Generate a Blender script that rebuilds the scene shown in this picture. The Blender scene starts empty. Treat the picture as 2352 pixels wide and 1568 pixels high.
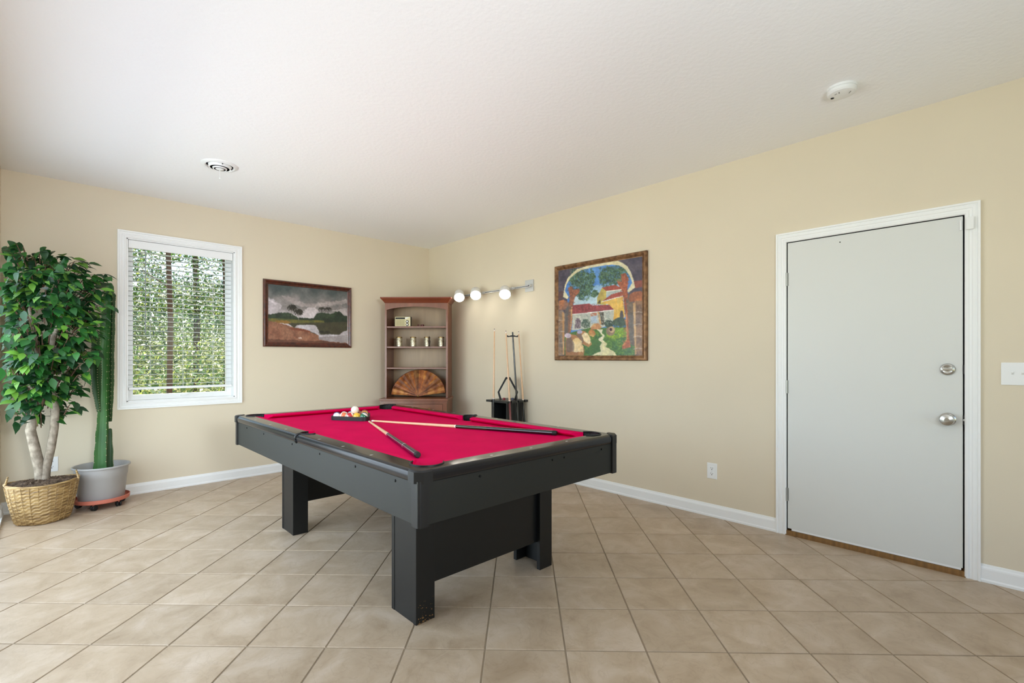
import bpy, bmesh, math, random
import numpy as np
from mathutils import Vector, Matrix, Euler
random.seed(7); rng = np.random.default_rng(7)
S = bpy.context.scene
COL = S.collection
PI = math.pi

# ------------------------------------------------------------ camera, sky, sun, large lights, exposure
cam = bpy.data.cameras.new('camera'); cam_o = bpy.data.objects.new('camera', cam); COL.objects.link(cam_o)
cam.sensor_fit = 'HORIZONTAL'; cam.sensor_width = 36.0
cam.lens = 1104.53 / 2352 * 36.0
cam.shift_y = (822.05 - 784.0) / 2352
cam.clip_start = 0.02; cam.clip_end = 300
cam_o.location = (-3.7496, -5.5493, 1.2422)
cam_o.rotation_euler = (PI / 2, 0, -math.radians(43.8315))
S.camera = cam_o

world = bpy.data.worlds.new('world'); S.world = world; world.use_nodes = True
wn = world.node_tree.nodes; wl = world.node_tree.links
sky = wn.new('ShaderNodeTexSky'); sky.sky_type = 'NISHITA'; sky.sun_disc = False
sky.sun_elevation = math.radians(54); sky.sun_rotation = math.radians(25); sky.air_density = 1.0; sky.dust_density = 0.6
wn['Background'].inputs['Strength'].default_value = 0.26
wl.new(sky.outputs['Color'], wn['Background'].inputs['Color'])

def lamp(name, kind, loc, rot, energy, color, **kw):
    d = bpy.data.lights.new(name, kind); d.energy = energy; d.color = color
    for k, v in kw.items(): setattr(d, k, v)
    o = bpy.data.objects.new(name, d); COL.objects.link(o); o.location = loc; o.rotation_euler = rot
    return o
sun_dir = Vector((-0.36, -0.62, -0.93)).normalized()
lamp('sun', 'SUN', (0, 10, 12), sun_dir.to_track_quat('-Z', 'Y').to_euler(), 20.0, (1.0, 0.95, 0.86), angle=0.009)
# daylight through the glazing of the left wall and of the far end of the room behind the camera
lamp('daylight_left', 'AREA', (-4.10, -2.02, 1.12), Vector((1, 0, 0)).to_track_quat('-Z', 'Y').to_euler(), 52, (0.76, 0.88, 1.0), shape='RECTANGLE', size=3.6, size_y=2.0)
lamp('skylight_left', 'AREA', (-4.12, -2.02, 1.12), Vector((1, 0, -0.5)).to_track_quat('-Z', 'Y').to_euler(), 22, (0.74, 0.87, 1.0), shape='RECTANGLE', size=3.6, size_y=2.0)
# added bounce fill, unseen behind the camera, tilted up toward the far end
lamp('bounce_fill', 'AREA', (-3.0, -6.4, 1.6), Vector((0.35, 0.75, 0.6)).to_track_quat('-Z', 'Y').to_euler(), 25, (0.82, 0.92, 1.0), shape='DISK', size=0.6)
# added fill spot, out of view behind the camera, brightens the far wall
lamp('far_fill_spot', 'SPOT', (-3.2, -7.0, 1.75), (Vector((-2.9, 0, 2.2)) - Vector((-3.2, -7.0, 1.75))).to_track_quat('-Z', 'Y').to_euler(), 190, (0.92, 0.96, 1.0), spot_size=math.radians(62), spot_blend=0.9, shadow_soft_size=0.35)

S.view_settings.view_transform = 'Standard'; S.view_settings.look = 'None'
S.view_settings.gamma = 1.0; S.view_settings.use_curve_mapping = False
S.view_settings.exposure = 0.56
try:
    S.cycles.use_denoising = True
    S.cycles.max_bounces = 10; S.cycles.diffuse_bounces = 6; S.cycles.glossy_bounces = 4
    S.cycles.transparent_max_bounces = 12; S.cycles.caustics_reflective = False; S.cycles.caustics_refractive = False
    S.cycles.sample_clamp_indirect = 6.0
except Exception: pass

# ------------------------------------------------------------ helpers
def lin(c):
    f = lambda v: v / 12.92 if v <= 0.04045 else ((v + 0.055) / 1.055) ** 2.4
    return tuple(f(v / 255.0) for v in c[:3]) + (1.0,)

def mat(name, col, rough=0.5, metal=0.0, var=0.0, vscale=8.0, bump=0.0, bscale=60.0, spec=0.5, col2=None, stretch=None,
        objrand=False, emit=None, estr=0.0, coat=0.0, sheen=0.0, detail=4.0):
    m = bpy.data.materials.new(name); m.use_nodes = True
    n = m.node_tree.nodes; l = m.node_tree.links; b = n['Principled BSDF']
    base = lin(col)
    b.inputs['Base Color'].default_value = base
    b.inputs['Roughness'].default_value = rough; b.inputs['Metallic'].default_value = metal
    b.inputs['Specular IOR Level'].default_value = spec
    if coat: b.inputs['Coat Weight'].default_value = coat; b.inputs['Coat Roughness'].default_value = 0.15
    if sheen: b.inputs['Sheen Weight'].default_value = sheen; b.inputs['Sheen Roughness'].default_value = 0.4
    if emit: b.inputs['Emission Color'].default_value = lin(emit); b.inputs['Emission Strength'].default_value = estr
    vec = None
    if var or col2 or bump:
        tc = n.new('ShaderNodeTexCoord'); mp = n.new('ShaderNodeMapping'); l.new(tc.outputs['Object'], mp.inputs['Vector'])
        if stretch: mp.inputs['Scale'].default_value = stretch
        vec = mp.outputs['Vector']
        if objrand:
            oi = n.new('ShaderNodeObjectInfo'); ml = n.new('ShaderNodeMath'); ml.operation = 'MULTIPLY'; ml.inputs[1].default_value = 37.0
            l.new(oi.outputs['Random'], ml.inputs[0]); cb = n.new('ShaderNodeCombineXYZ'); l.new(ml.outputs[0], cb.inputs[0]); l.new(ml.outputs[0], cb.inputs[2])
            l.new(cb.outputs[0], mp.inputs['Location'])
    if var or col2:
        nz = n.new('ShaderNodeTexNoise'); nz.inputs['Scale'].default_value = vscale; nz.inputs['Detail'].default_value = detail
        l.new(vec, nz.inputs['Vector'])
        rp = n.new('ShaderNodeValToRGB'); rp.color_ramp.elements[0].position = 0.32; rp.color_ramp.elements[1].position = 0.68
        c2 = lin(col2) if col2 else tuple(min(1, v * (1 + var)) for v in base[:3]) + (1,)
        c1 = base if col2 else tuple(v * (1 - var) for v in base[:3]) + (1,)
        rp.color_ramp.elements[0].color = c1; rp.color_ramp.elements[1].color = c2
        l.new(nz.outputs['Fac'], rp.inputs['Fac']); l.new(rp.outputs['Color'], b.inputs['Base Color'])
    if bump:
        nb = n.new('ShaderNodeTexNoise'); nb.inputs['Scale'].default_value = bscale; nb.inputs['Detail'].default_value = 3
        l.new(vec, nb.inputs['Vector']); bp = n.new('ShaderNodeBump'); bp.inputs['Strength'].default_value = bump; bp.inputs['Distance'].default_value = 0.004
        l.new(nb.outputs['Fac'], bp.inputs['Height']); l.new(bp.outputs['Normal'], b.inputs['Normal'])
    return m

WORLDM = {}
def wm(o): return WORLDM.get(o.name, Matrix.Identity(4)) if o else Matrix.Identity(4)

def setprops(o, label=None, cat=None, group=None, kind=None):
    if label: o['label'] = label
    if cat: o['category'] = cat
    if group: o['group'] = group
    if kind: o['kind'] = kind
    return o

def thing(name, label, cat, loc=(0, 0, 0), rotz=0.0, group=None):
    o = bpy.data.objects.new(name, None); COL.objects.link(o); o.empty_display_size = 0.05
    o.location = loc; o.rotation_euler = (0, 0, rotz)
    WORLDM[o.name] = Matrix.Translation(loc) @ Matrix.Rotation(rotz, 4, 'Z')
    return setprops(o, label, cat, group)

class MB:
    def __init__(s): s.v = []; s.f = []; s.mi = []; s.cur = 0
    def add(s, vs, fs):
        k = len(s.v); s.v += [Vector(p) for p in vs]; s.f += [tuple(i + k for i in f) for f in fs]; s.mi += [s.cur] * len(fs)
        return s
    def box(s, a, b):
        x0, y0, z0 = (min(a[i], b[i]) for i in range(3)); x1, y1, z1 = (max(a[i], b[i]) for i in range(3))
        return s.add([(x0,y0,z0),(x1,y0,z0),(x1,y1,z0),(x0,y1,z0),(x0,y0,z1),(x1,y0,z1),(x1,y1,z1),(x0,y1,z1)],
                     [(0,3,2,1),(4,5,6,7),(0,1,5,4),(1,2,6,5),(2,3,7,6),(3,0,4,7)])
    def bbox(s, a, b, r):   # box with chamfered edges
        x0, y0, z0 = (min(a[i], b[i]) for i in range(3)); x1, y1, z1 = (max(a[i], b[i]) for i in range(3))
        r = min(r, (x1-x0)*.45, (y1-y0)*.45, (z1-z0)*.45)
        bm = bmesh.new(); bmesh.ops.create_cube(bm, size=1.0)
        for v in bm.verts: v.co = Vector(((x0+x1)/2 + v.co.x*(x1-x0), (y0+y1)/2 + v.co.y*(y1-y0), (z0+z1)/2 + v.co.z*(z1-z0)))
        bmesh.ops.bevel(bm, geom=bm.edges[:], offset=r, segments=2, affect='EDGES', profile=0.6)
        bm.verts.index_update(); s.add([v.co.copy() for v in bm.verts], [[v.index for v in f.verts] for f in bm.faces]); bm.free(); return s
    def prism(s, poly, z0, z1, fn=lambda x, y, z: (x, y, z)):
        n = len(poly); vs = [fn(x, y, z0) for x, y in poly] + [fn(x, y, z1) for x, y in poly]
        return s.add(vs, [tuple(range(n))[::-1], tuple(range(n, 2*n))] + [(i, (i+1) % n, n+(i+1) % n, n+i) for i in range(n)])
    def tube(s, pts, radii, n=10, cap=True, up=None):
        pts = [Vector(p) for p in pts]; k = len(s.v); rings = []
        if not hasattr(radii, '__len__'): radii = [radii] * len(pts)
        ref = None
        for i, p in enumerate(pts):
            t = (pts[min(i+1, len(pts)-1)] - pts[max(i-1, 0)]).normalized()
            if ref is None: ref = Vector((0, 0, 1)) if abs(t.z) < 0.9 else Vector((1, 0, 0))
            a = t.cross(ref).normalized(); b = t.cross(a).normalized(); ref = -b if False else ref
            rings.append([p + (a*math.cos(2*PI*j/n) + b*math.sin(2*PI*j/n))*radii[i] for j in range(n)])
        vs = [v for r in rings for v in r]; fs = []
        for i in range(len(pts)-1):
            for j in range(n): fs.append((i*n+j, i*n+(j+1) % n, (i+1)*n+(j+1) % n, (i+1)*n+j))
        if cap: fs.append(tuple(range(n))[::-1]); fs.append(tuple(range((len(pts)-1)*n, len(pts)*n)))
        return s.add(vs, fs)
    def lathe(s, prof, c=(0, 0, 0), axis=(0, 0, 1), n=24, sx=1.0, sy=1.0):
        ax = Vector(axis).normalized(); q = Vector((0, 0, 1)).rotation_difference(ax).to_matrix(); c = Vector(c)
        vs = []; fs = []; m = len(prof)
        for r, z in prof:
            for j in range(n): vs.append(c + q @ Vector((r*sx*math.cos(2*PI*j/n), r*sy*math.sin(2*PI*j/n), z)))
        for i in range(m-1):
            for j in range(n): fs.append((i*n+j, i*n+(j+1) % n, (i+1)*n+(j+1) % n, (i+1)*n+j))
        if prof[0][0] > 1e-6: fs.append(tuple(range(n))[::-1])
        if prof[-1][0] > 1e-6: fs.append(tuple(range((m-1)*n, m*n)))
        return s.add(vs, fs)
    def sphere(s, c, r, n=16, m=10):
        return s.lathe([(max(1e-5, r*math.sin(PI*i/m)), -r*math.cos(PI*i/m)) for i in range(m+1)], c, n=n)
    def profile_run(s, prof, p0, p1, dirn, m0=0.0, m1=0.0):
        """sweep (d,z) profile from p0 to p1; d along dirn; mitre: ends shifted by d*m along the run"""
        p0, p1, d = Vector(p0), Vector(p1), Vector(dirn); t = (p1-p0).normalized(); n = len(prof)
        a = [p0 + d*q[0] + Vector((0, 0, q[1])) + t*(q[0]*m0) for q in prof]; b = [p1 + d*q[0] + Vector((0, 0, q[1])) - t*(q[0]*m1) for q in prof]
        return s.add(a+b, [tuple(range(n))[::-1], tuple(range(n, 2*n))] + [(i, (i+1) % n, n+(i+1) % n, n+i) for i in range(n)])
    def xf(s, M): s.v = [M @ v for v in s.v]; return s
    def build(s, name, m, parent=None, smooth=False, world=None, **props):
        """verts are world coordinates (or local to `world` matrix); stored local to the parent or to their own base point"""
        vs = s.v if world is None else [world @ v for v in s.v]
        o = None
        if parent:
            inv = wm(parent).inverted(); org = Vector((0, 0, 0)); vs = [inv @ v for v in vs]
        else:
            org = Vector((sum(v.x for v in vs)/len(vs), sum(v.y for v in vs)/len(vs), min(v.z for v in vs))); vs = [v - org for v in vs]
        me = bpy.data.meshes.new(name); me.from_pydata([tuple(v) for v in vs], [], s.f)
        bm = bmesh.new(); bm.from_mesh(me); bmesh.ops.recalc_face_normals(bm, faces=bm.faces[:]); bm.to_mesh(me); bm.free()
        ms = m if isinstance(m, (list, tuple)) else [m]
        for x in ms: me.materials.append(x)
        if len(ms) > 1: me.polygons.foreach_set('material_index', s.mi)
        if smooth:
            me.polygons.foreach_set('use_smooth', [True]*len(me.polygons))
            try: me.set_sharp_from_angle(angle=math.radians(35))
            except Exception: pass
        o = bpy.data.objects.new(name, me); COL.objects.link(o); o.location = org
        if parent: o.parent = parent; WORLDM[o.name] = wm(parent).copy()
        else: WORLDM[o.name] = Matrix.Translation(org)
        return setprops(o, **props)

def arc(cx, cy, r, a0, a1, n):
    return [(cx + r*math.cos(math.radians(a0+(a1-a0)*i/n)), cy + r*math.sin(math.radians(a0+(a1-a0)*i/n))) for i in range(n+1)]

# ------------------------------------------------------------ materials
M = {}
M['wall'] = mat('wall_paint', (220, 208, 185), 0.75, var=0.02, vscale=1.2, bump=0.06, bscale=220)
M['ceiling'] = mat('ceiling_paint', (247, 247, 247), 0.9, bump=0.45, bscale=38)
M['trim'] = mat('trim_paint', (240, 241, 240), 0.38, var=0.01, vscale=3)
M['door'] = mat('door_paint', (216, 217, 213), 0.45, bump=0.05, bscale=300)
M['tile'] = None
M['grout'] = mat('grout', (146, 130, 109), 0.9, var=0.12, vscale=6, bump=0.2, bscale=200)
M['plastic_white'] = mat('white_plastic', (236, 237, 236), 0.35)
M['dark_slot'] = mat('dark_slot', (22, 22, 22), 0.7)
M['black_gap'] = mat('weatherstrip', (14, 14, 13), 0.8)
M['steel'] = mat('satin_nickel', (190, 188, 182), 0.28, 1.0)
M['hinge'] = mat('hinge_steel', (170, 170, 165), 0.4, 0.9)
M['sill_wood'] = mat('threshold_wood', (128, 92, 48), 0.55, var=0.25, vscale=5, stretch=(1, 10, 1))
M['lam'] = mat('black_laminate', (17, 20, 17), 0.52, spec=0.5, var=0.06, vscale=40, bump=0.03, bscale=500)
M['lam_leg'] = mat('scuffed_black_laminate', (12, 14, 15), 0.42, spec=0.45, var=0.08, vscale=30)
M['rail'] = mat('rail_laminate', (20, 21, 25), 0.2, spec=0.4, coat=0.12)
M['casting'] = mat('pocket_plastic', (16, 16, 17), 0.45)
M['cloth'] = mat('red_cloth', (208, 1, 78), 0.8, var=0.05, vscale=6, bump=0.03, bscale=900, spec=0.05)
M['pearl'] = mat('pearl_inlay', (225, 225, 220), 0.3)
M['screw'] = mat('screw_dark', (30, 30, 30), 0.35, 0.8)
M['maple'] = mat('maple_shaft', (226, 186, 146), 0.35, var=0.05, vscale=30, coat=0.3)
M['cue_black'] = mat('cue_lacquer', (16, 15, 18), 0.12, coat=0.6)
M['cue_green'] = mat('cue_green_lacquer', (30, 46, 22), 0.15, coat=0.6)
M['cue_red'] = mat('cue_red_lacquer', (110, 18, 24), 0.2, coat=0.6)
M['cue_violet'] = mat('cue_violet_lacquer', (42, 24, 52), 0.15, coat=0.6)
M['ferrule'] = mat('ferrule', (240, 225, 215), 0.4)
M['tip'] = mat('cue_tip', (70, 60, 60), 0.8)
M['rubber'] = mat('rubber_black', (15, 15, 15), 0.6)
M['cherry'] = mat('cherry_wood', (126, 78, 56), 0.3, var=0.2, vscale=9, stretch=(1, 1, 0.12), coat=0.25)
M['cherry_dark'] = mat('cherry_crown_wood', (122, 58, 34), 0.3, var=0.2, vscale=9, stretch=(0.15, 0.15, 1), coat=0.25)
M['cherry_back'] = mat('cherry_back_panel', (172, 144, 110), 0.38, var=0.08, vscale=20, stretch=(1, 1, 0.1))  # hazy sheen of the left light mixed into this paler base colour
M['brass'] = mat('aged_brass', (150, 120, 70), 0.35, 1.0)
M['silver'] = mat('brushed_metal', (206, 208, 208), 0.35, 0.3)
M['lampcup'] = mat('lamp_white_enamel', (232, 232, 232), 0.35)
M['bulb'] = mat('lit_bulb', (255, 255, 255), 0.4, emit=(255, 246, 232), estr=14.0)
M['pot'] = mat('grey_pot_plastic', (168, 166, 164), 0.42, var=0.03, vscale=6)
M['terracotta'] = mat('terracotta_plastic', (196, 112, 92), 0.5)
M['soil'] = mat('pale_gravel', (176, 170, 160), 0.95, var=0.25, vscale=60, bump=0.8, bscale=120)
M['moss'] = mat('dried_moss', (104, 84, 64), 0.95, col2=(58, 42, 30), vscale=70, bump=1.0, bscale=140)
M['bark'] = mat('pale_bark', (108, 96, 82), 0.85, col2=(158, 146, 130), vscale=26, stretch=(1, 1, 0.8), bump=0.7, bscale=50)
M['twig'] = mat('brown_twig', (92, 66, 48), 0.8)
M['cactus'] = mat('cactus_green', (38, 84, 34), 0.5, col2=(64, 112, 50), vscale=9, stretch=(1, 1, 0.3))
M['cactus_dark'] = mat('cactus_dark_green', (30, 60, 28), 0.5, col2=(46, 78, 36), vscale=9, stretch=(1, 1, 0.3))
M['spine'] = mat('cactus_spine', (206, 190, 150), 0.7)
M['black_paint'] = mat('black_painted_wood', (34, 36, 36), 0.4, var=0.06, vscale=20)
M['chalk_red'] = mat('chalk_red', (150, 70, 72), 0.9)
M['chalk_grey'] = mat('chalk_blue_grey', (84, 88, 104), 0.9)
M['frame_red'] = mat('mahogany_frame', (92, 40, 22), 0.3, col2=(52, 20, 12), vscale=30, coat=0.4)
M['frame_gold'] = mat('bronze_gilt_frame', (150, 112, 76), 0.42, 0.45, col2=(92, 62, 38), vscale=26)
M['mat_back'] = mat('picture_backing', (90, 70, 50), 0.9)
M['earth'] = mat('forest_floor', (96, 104, 52), 0.95, col2=(140, 132, 84), vscale=1.5)
M['tree_bark'] = mat('tree_bark', (84, 62, 48), 0.9, col2=(52, 38, 30), vscale=9, stretch=(1, 1, .2), bump=0.5, bscale=20)
M['figurine'] = mat('dark_bronze', (48, 36, 28), 0.4, 0.6)
M['trinket'] = mat('dark_red_wood', (86, 32, 24), 0.35, coat=0.3)
M['lens_amber'] = mat('keyhole_brass', (120, 98, 70), 0.4, 0.8)

def leaf_mat(name, col, tr):
    m = bpy.data.materials.new(name); m.use_nodes = True; n = m.node_tree.nodes; l = m.node_tree.links
    b = n['Principled BSDF']; b.inputs['Roughness'].default_value = 0.42
    oi = n.new('ShaderNodeObjectInfo'); hs = n.new('ShaderNodeHueSaturation'); hs.inputs['Color'].default_value = lin(col)
    mr = n.new('ShaderNodeMapRange'); mr.inputs['To Min'].default_value = 0.75; mr.inputs['To Max'].default_value = 1.25
    l.new(oi.outputs['Random'], mr.inputs['Value']); l.new(mr.outputs['Result'], hs.inputs['Value']); l.new(hs.outputs['Color'], b.inputs['Base Color'])
    t = n.new('ShaderNodeBsdfTranslucent'); l.new(hs.outputs['Color'], t.inputs['Color'])
    mx = n.new('ShaderNodeMixShader'); mx.inputs[0].default_value = tr
    l.new(b.outputs[0], mx.inputs[1]); l.new(t.outputs[0], mx.inputs[2]); l.new(mx.outputs[0], n['Material Output'].inputs['Surface'])
    return m
def vinyl():
    m = bpy.data.materials.new('blind_vinyl'); m.use_nodes = True; n = m.node_tree.nodes; l = m.node_tree.links; b = n['Principled BSDF']
    b.inputs['Base Color'].default_value = lin((244, 245, 245)); b.inputs['Roughness'].default_value = 0.4
    t = n.new('ShaderNodeBsdfTranslucent'); t.inputs['Color'].default_value = lin((244, 246, 246)); mx = n.new('ShaderNodeMixShader'); mx.inputs[0].default_value = 0.62
    l.new(b.outputs[0], mx.inputs[1]); l.new(t.outputs[0], mx.inputs[2]); l.new(mx.outputs[0], n['Material Output'].inputs['Surface']); return m
M['slat'] = vinyl()
M['leaf_a'] = leaf_mat('ficus_leaf_dark', (28, 68, 34), 0.25)
M['leaf_b'] = leaf_mat('ficus_leaf_mid', (46, 102, 42), 0.3)
M['leaf_c'] = leaf_mat('ficus_leaf_light', (104, 152, 56), 0.35)
M['tl_a'] = leaf_mat('wood_leaf_green', (76, 110, 50), 0.5)
M['tl_b'] = leaf_mat('wood_leaf_yellow', (134, 142, 76), 0.5)
M['tl_c'] = leaf_mat('wood_leaf_dark', (44, 72, 42), 0.4)

def glass_mat():
    m = bpy.data.materials.new('window_glass'); m.use_nodes = True; n = m.node_tree.nodes; l = m.node_tree.links
    n.remove(n['Principled BSDF']); t = n.new('ShaderNodeBsdfTransparent'); g = n.new('ShaderNodeBsdfGlossy'); g.inputs['Roughness'].default_value = 0.02
    t.inputs['Color'].default_value = (0.96, 0.98, 0.97, 1)
    fr = n.new('ShaderNodeFresnel'); fr.inputs['IOR'].default_value = 1.35; mx = n.new('ShaderNodeMixShader')
    l.new(fr.outputs[0], mx.inputs[0]); l.new(t.outputs[0], mx.inputs[1]); l.new(g.outputs[0], mx.inputs[2]); l.new(mx.outputs[0], n['Material Output'].inputs['Surface'])
    return m
M['glass'] = glass_mat()

def tile_mat():
    m = bpy.data.materials.new('floor_tile'); m.use_nodes = True; n = m.node_tree.nodes; l = m.node_tree.links; b = n['Principled BSDF']
    tc = n.new('ShaderNodeTexCoord'); oi = n.new('ShaderNodeObjectInfo')
    ml = n.new('ShaderNodeMath'); ml.operation = 'MULTIPLY'; ml.inputs[1].default_value = 53.0; l.new(oi.outputs['Random'], ml.inputs[0])
    cb = n.new('ShaderNodeCombineXYZ'); l.new(ml.outputs[0], cb.inputs[2])
    ad = n.new('ShaderNodeVectorMath'); ad.operation = 'ADD'; l.new(tc.outputs['Object'], ad.inputs[0]); l.new(cb.outputs[0], ad.inputs[1])
    nz = n.new('ShaderNodeTexNoise'); nz.inputs['Scale'].default_value = 5.5; nz.inputs['Detail'].default_value = 7; nz.inputs['Roughness'].default_value = 0.62; nz.inputs['Distortion'].default_value = 0.6
    l.new(ad.outputs[0], nz.inputs['Vector'])
    rp = n.new('ShaderNodeValToRGB'); e = rp.color_ramp.elements
    e[0].position = 0.30; e[0].color = lin((166, 145, 120)); e[1].position = 0.70; e[1].color = lin((196, 178, 158))
    k = e.new(0.5); k.color = lin((181, 161, 137)); l.new(nz.outputs['Fac'], rp.inputs['Fac'])
    # fine darker veins
    n2 = n.new('ShaderNodeTexNoise'); n2.inputs['Scale'].default_value = 7; n2.inputs['Detail'].default_value = 6; n2.inputs['Distortion'].default_value = 1.6; l.new(ad.outputs[0], n2.inputs['Vector'])
    sb = n.new('ShaderNodeMath'); sb.operation = 'SUBTRACT'; sb.inputs[1].default_value = 0.5; l.new(n2.outputs['Fac'], sb.inputs[0])
    ab = n.new('ShaderNodeMath'); ab.operation = 'ABSOLUTE'; l.new(sb.outputs[0], ab.inputs[0])
    mr = n.new('ShaderNodeMapRange'); mr.inputs['From Max'].default_value = 0.025; mr.inputs['To Min'].default_value = 0.16; mr.inputs['To Max'].default_value = 0.0; l.new(ab.outputs[0], mr.inputs['Value'])
    mx = n.new('ShaderNodeMixRGB'); mx.inputs['Color2'].default_value = lin((126, 104, 78)); l.new(mr.outputs[0], mx.inputs['Fac']); l.new(rp.outputs['Color'], mx.inputs['Color1'])
    hs = n.new('ShaderNodeHueSaturation'); r2 = n.new('ShaderNodeMapRange'); r2.inputs['To Min'].default_value = 0.95; r2.inputs['To Max'].default_value = 1.05
    l.new(oi.outputs['Random'], r2.inputs['Value']); l.new(r2.outputs['Result'], hs.inputs['Value']); l.new(mx.outputs[0], hs.inputs['Color']); l.new(hs.outputs[0], b.inputs['Base Color'])
    b.inputs['Roughness'].default_value = 0.4; b.inputs['Specular IOR Level'].default_value = 0.45
    n3 = n.new('ShaderNodeTexNoise'); n3.inputs['Scale'].default_value = 34; n3.inputs['Detail'].default_value = 6; l.new(ad.outputs[0], n3.inputs['Vector'])
    bp = n.new('ShaderNodeBump'); bp.inputs['Strength'].default_value = 0.14; bp.inputs['Distance'].default_value = 0.006; l.new(n3.outputs['Fac'], bp.inputs['Height']); l.new(bp.outputs[0], b.inputs['Normal'])
    return m
M['tile'] = tile_mat()

def basket_mat():
    m = bpy.data.materials.new('woven_cane'); m.use_nodes = True; n = m.node_tree.nodes; l = m.node_tree.links; b = n['Principled BSDF']; b.inputs['Roughness'].default_value = 0.5
    tc = n.new('ShaderNodeTexCoord'); mp = n.new('ShaderNodeMapping'); mp.inputs['Scale'].default_value = (1, 1, 18); l.new(tc.outputs['Object'], mp.inputs['Vector'])
    nz = n.new('ShaderNodeTexNoise'); nz.inputs['Scale'].default_value = 12; nz.inputs['Detail'].default_value = 5; l.new(mp.outputs[0], nz.inputs['Vector'])
    rp = n.new('ShaderNodeValToRGB'); e = rp.color_ramp.elements; e[0].position = 0.34; e[0].color = lin((84, 60, 34)); e[1].position = 0.66; e[1].color = lin((188, 158, 106))
    k = e.new(0.48); k.color = lin((150, 120, 74)); l.new(nz.outputs['Fac'], rp.inputs['Fac']); l.new(rp.outputs[0], b.inputs['Base Color'])
    return m
M['basket'] = basket_mat()
def mosaic_mat():
    m = bpy.data.materials.new('mirror_mosaic'); m.use_nodes = True; n = m.node_tree.nodes; l = m.node_tree.links; b = n['Principled BSDF']
    tc = n.new('ShaderNodeTexCoord'); vo = n.new('ShaderNodeTexVoronoi'); vo.inputs['Scale'].default_value = 95; l.new(tc.outputs['Object'], vo.inputs['Vector'])
    rp = n.new('ShaderNodeValToRGB'); e = rp.color_ramp.elements; e[0].color = lin((120, 100, 62)); e[1].color = lin((236, 230, 206)); l.new(vo.outputs['Color'], rp.inputs['Fac'])
    l.new(rp.outputs[0], b.inputs['Base Color']); b.inputs['Metallic'].default_value = 0.6; b.inputs['Roughness'].default_value = 0.28
    return m
M['mosaic'] = mosaic_mat()
def fan_mat():
    m = bpy.data.materials.new('fan_veneer'); m.use_nodes = True; n = m.node_tree.nodes; l = m.node_tree.links; b = n['Principled BSDF']; b.inputs['Roughness'].default_value = 0.5
    tc = n.new('ShaderNodeTexCoord'); nz = n.new('ShaderNodeTexNoise'); nz.inputs['Scale'].default_value = 13; nz.inputs['Detail'].default_value = 5; l.new(tc.outputs['Object'], nz.inputs['Vector'])
    rp = n.new('ShaderNodeValToRGB'); e = rp.color_ramp.elements; e[0].position = 0.3; e[0].color = lin((96, 46, 18)); e[1].position = 0.68; e[1].color = lin((196, 134, 66))
    k = e.new(0.5); k.color = lin((156, 88, 38)); l.new(nz.outputs['Fac'], rp.inputs['Fac'])
    oi = n.new('ShaderNodeObjectInfo'); hs = n.new('ShaderNodeHueSaturation'); mr = n.new('ShaderNodeMapRange'); mr.inputs['To Min'].default_value = 0.5; mr.inputs['To Max'].default_value = 1.35
    l.new(oi.outputs['Random'], mr.inputs['Value']); l.new(mr.outputs[0], hs.inputs['Value']); l.new(rp.outputs[0], hs.inputs['Color']); l.new(hs.outputs[0], b.inputs['Base Color'])
    return m
M['fan'] = fan_mat()
def attr_mat(name, rough, coat=0.0):
    m = bpy.data.materials.new(name); m.use_nodes = True; n = m.node_tree.nodes; l = m.node_tree.links; b = n['Principled BSDF']
    at = n.new('ShaderNodeVertexColor'); at.layer_name = 'paint'; l.new(at.outputs['Color'], b.inputs['Base Color']); b.inputs['Roughness'].default_value = rough
    b.inputs['Coat Weight'].default_value = coat
    tc = n.new('ShaderNodeTexCoord'); nb = n.new('ShaderNodeTexNoise'); nb.inputs['Scale'].default_value = 90; l.new(tc.outputs['Object'], nb.inputs['Vector'])
    bp = n.new('ShaderNodeBump'); bp.inputs['Strength'].default_value = 0.15; bp.inputs['Distance'].default_value = 0.003; l.new(nb.outputs['Fac'], bp.inputs['Height']); l.new(bp.outputs[0], b.inputs['Normal'])
    return m
M['canvas'] = attr_mat('painted_canvas', 0.45, 0.15)
M['print'] = attr_mat('printed_canvas', 0.4, 0.2)

# ------------------------------------------------------------ room shell
XL, YR, H = -4.032, -8.2, 2.74
T = 0.15
# right wall (plane x=0) with door hole
DY0, DY1, DZ = -5.366, -4.441, 2.062
w = MB(); w.box((0, YR, 0), (T, DY0, H)); w.box((0, DY1, 0), (T, T, H)); w.box((0, DY0, DZ), (T, DY1, H))
w.build('wall_right', M['wall'], kind='structure')
# back wall (plane y=0) with window hole
WX0, WX1, WZ0, WZ1 = -3.255, -2.380, 0.842, 2.332
w = MB(); w.box((XL - T, 0, 0), (WX0, T, H)); w.box((WX1, 0, 0), (0, T, H)); w.box((WX0, 0, 0), (WX1, T, WZ0)); w.box((WX0, 0, WZ1), (WX1, T, H))
w.build('wall_back', M['wall'], kind='structure')
# left wall with sliding glass door opening (out of frame)
GY0, GY1, GZ1 = -3.82, -0.22, 2.10
w = MB(); w.box((XL - T, YR, 0), (XL, GY0, H)); w.box((XL - T, GY1, 0), (XL, 0, H)); w.box((XL - T, GY0, GZ1), (XL, GY1, H))
w.build('wall_left', M['wall'], kind='structure')
RX0, RX1 = -3.9, -0.5
w = MB(); w.box((XL, YR - T, 0), (RX0, YR, H)); w.box((RX1, YR - T, 0), (0, YR, H)); w.box((RX0, YR - T, 2.3), (RX1, YR, H)); w.box((RX0, YR - T, 0), (RX1, YR, 0.4))
w.build('wall_rear', M['wall'], kind='structure')
MB().box((XL - T, YR - T, H), (T, T, H + 0.1)).build('ceiling', M['ceiling'], kind='structure')
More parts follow.
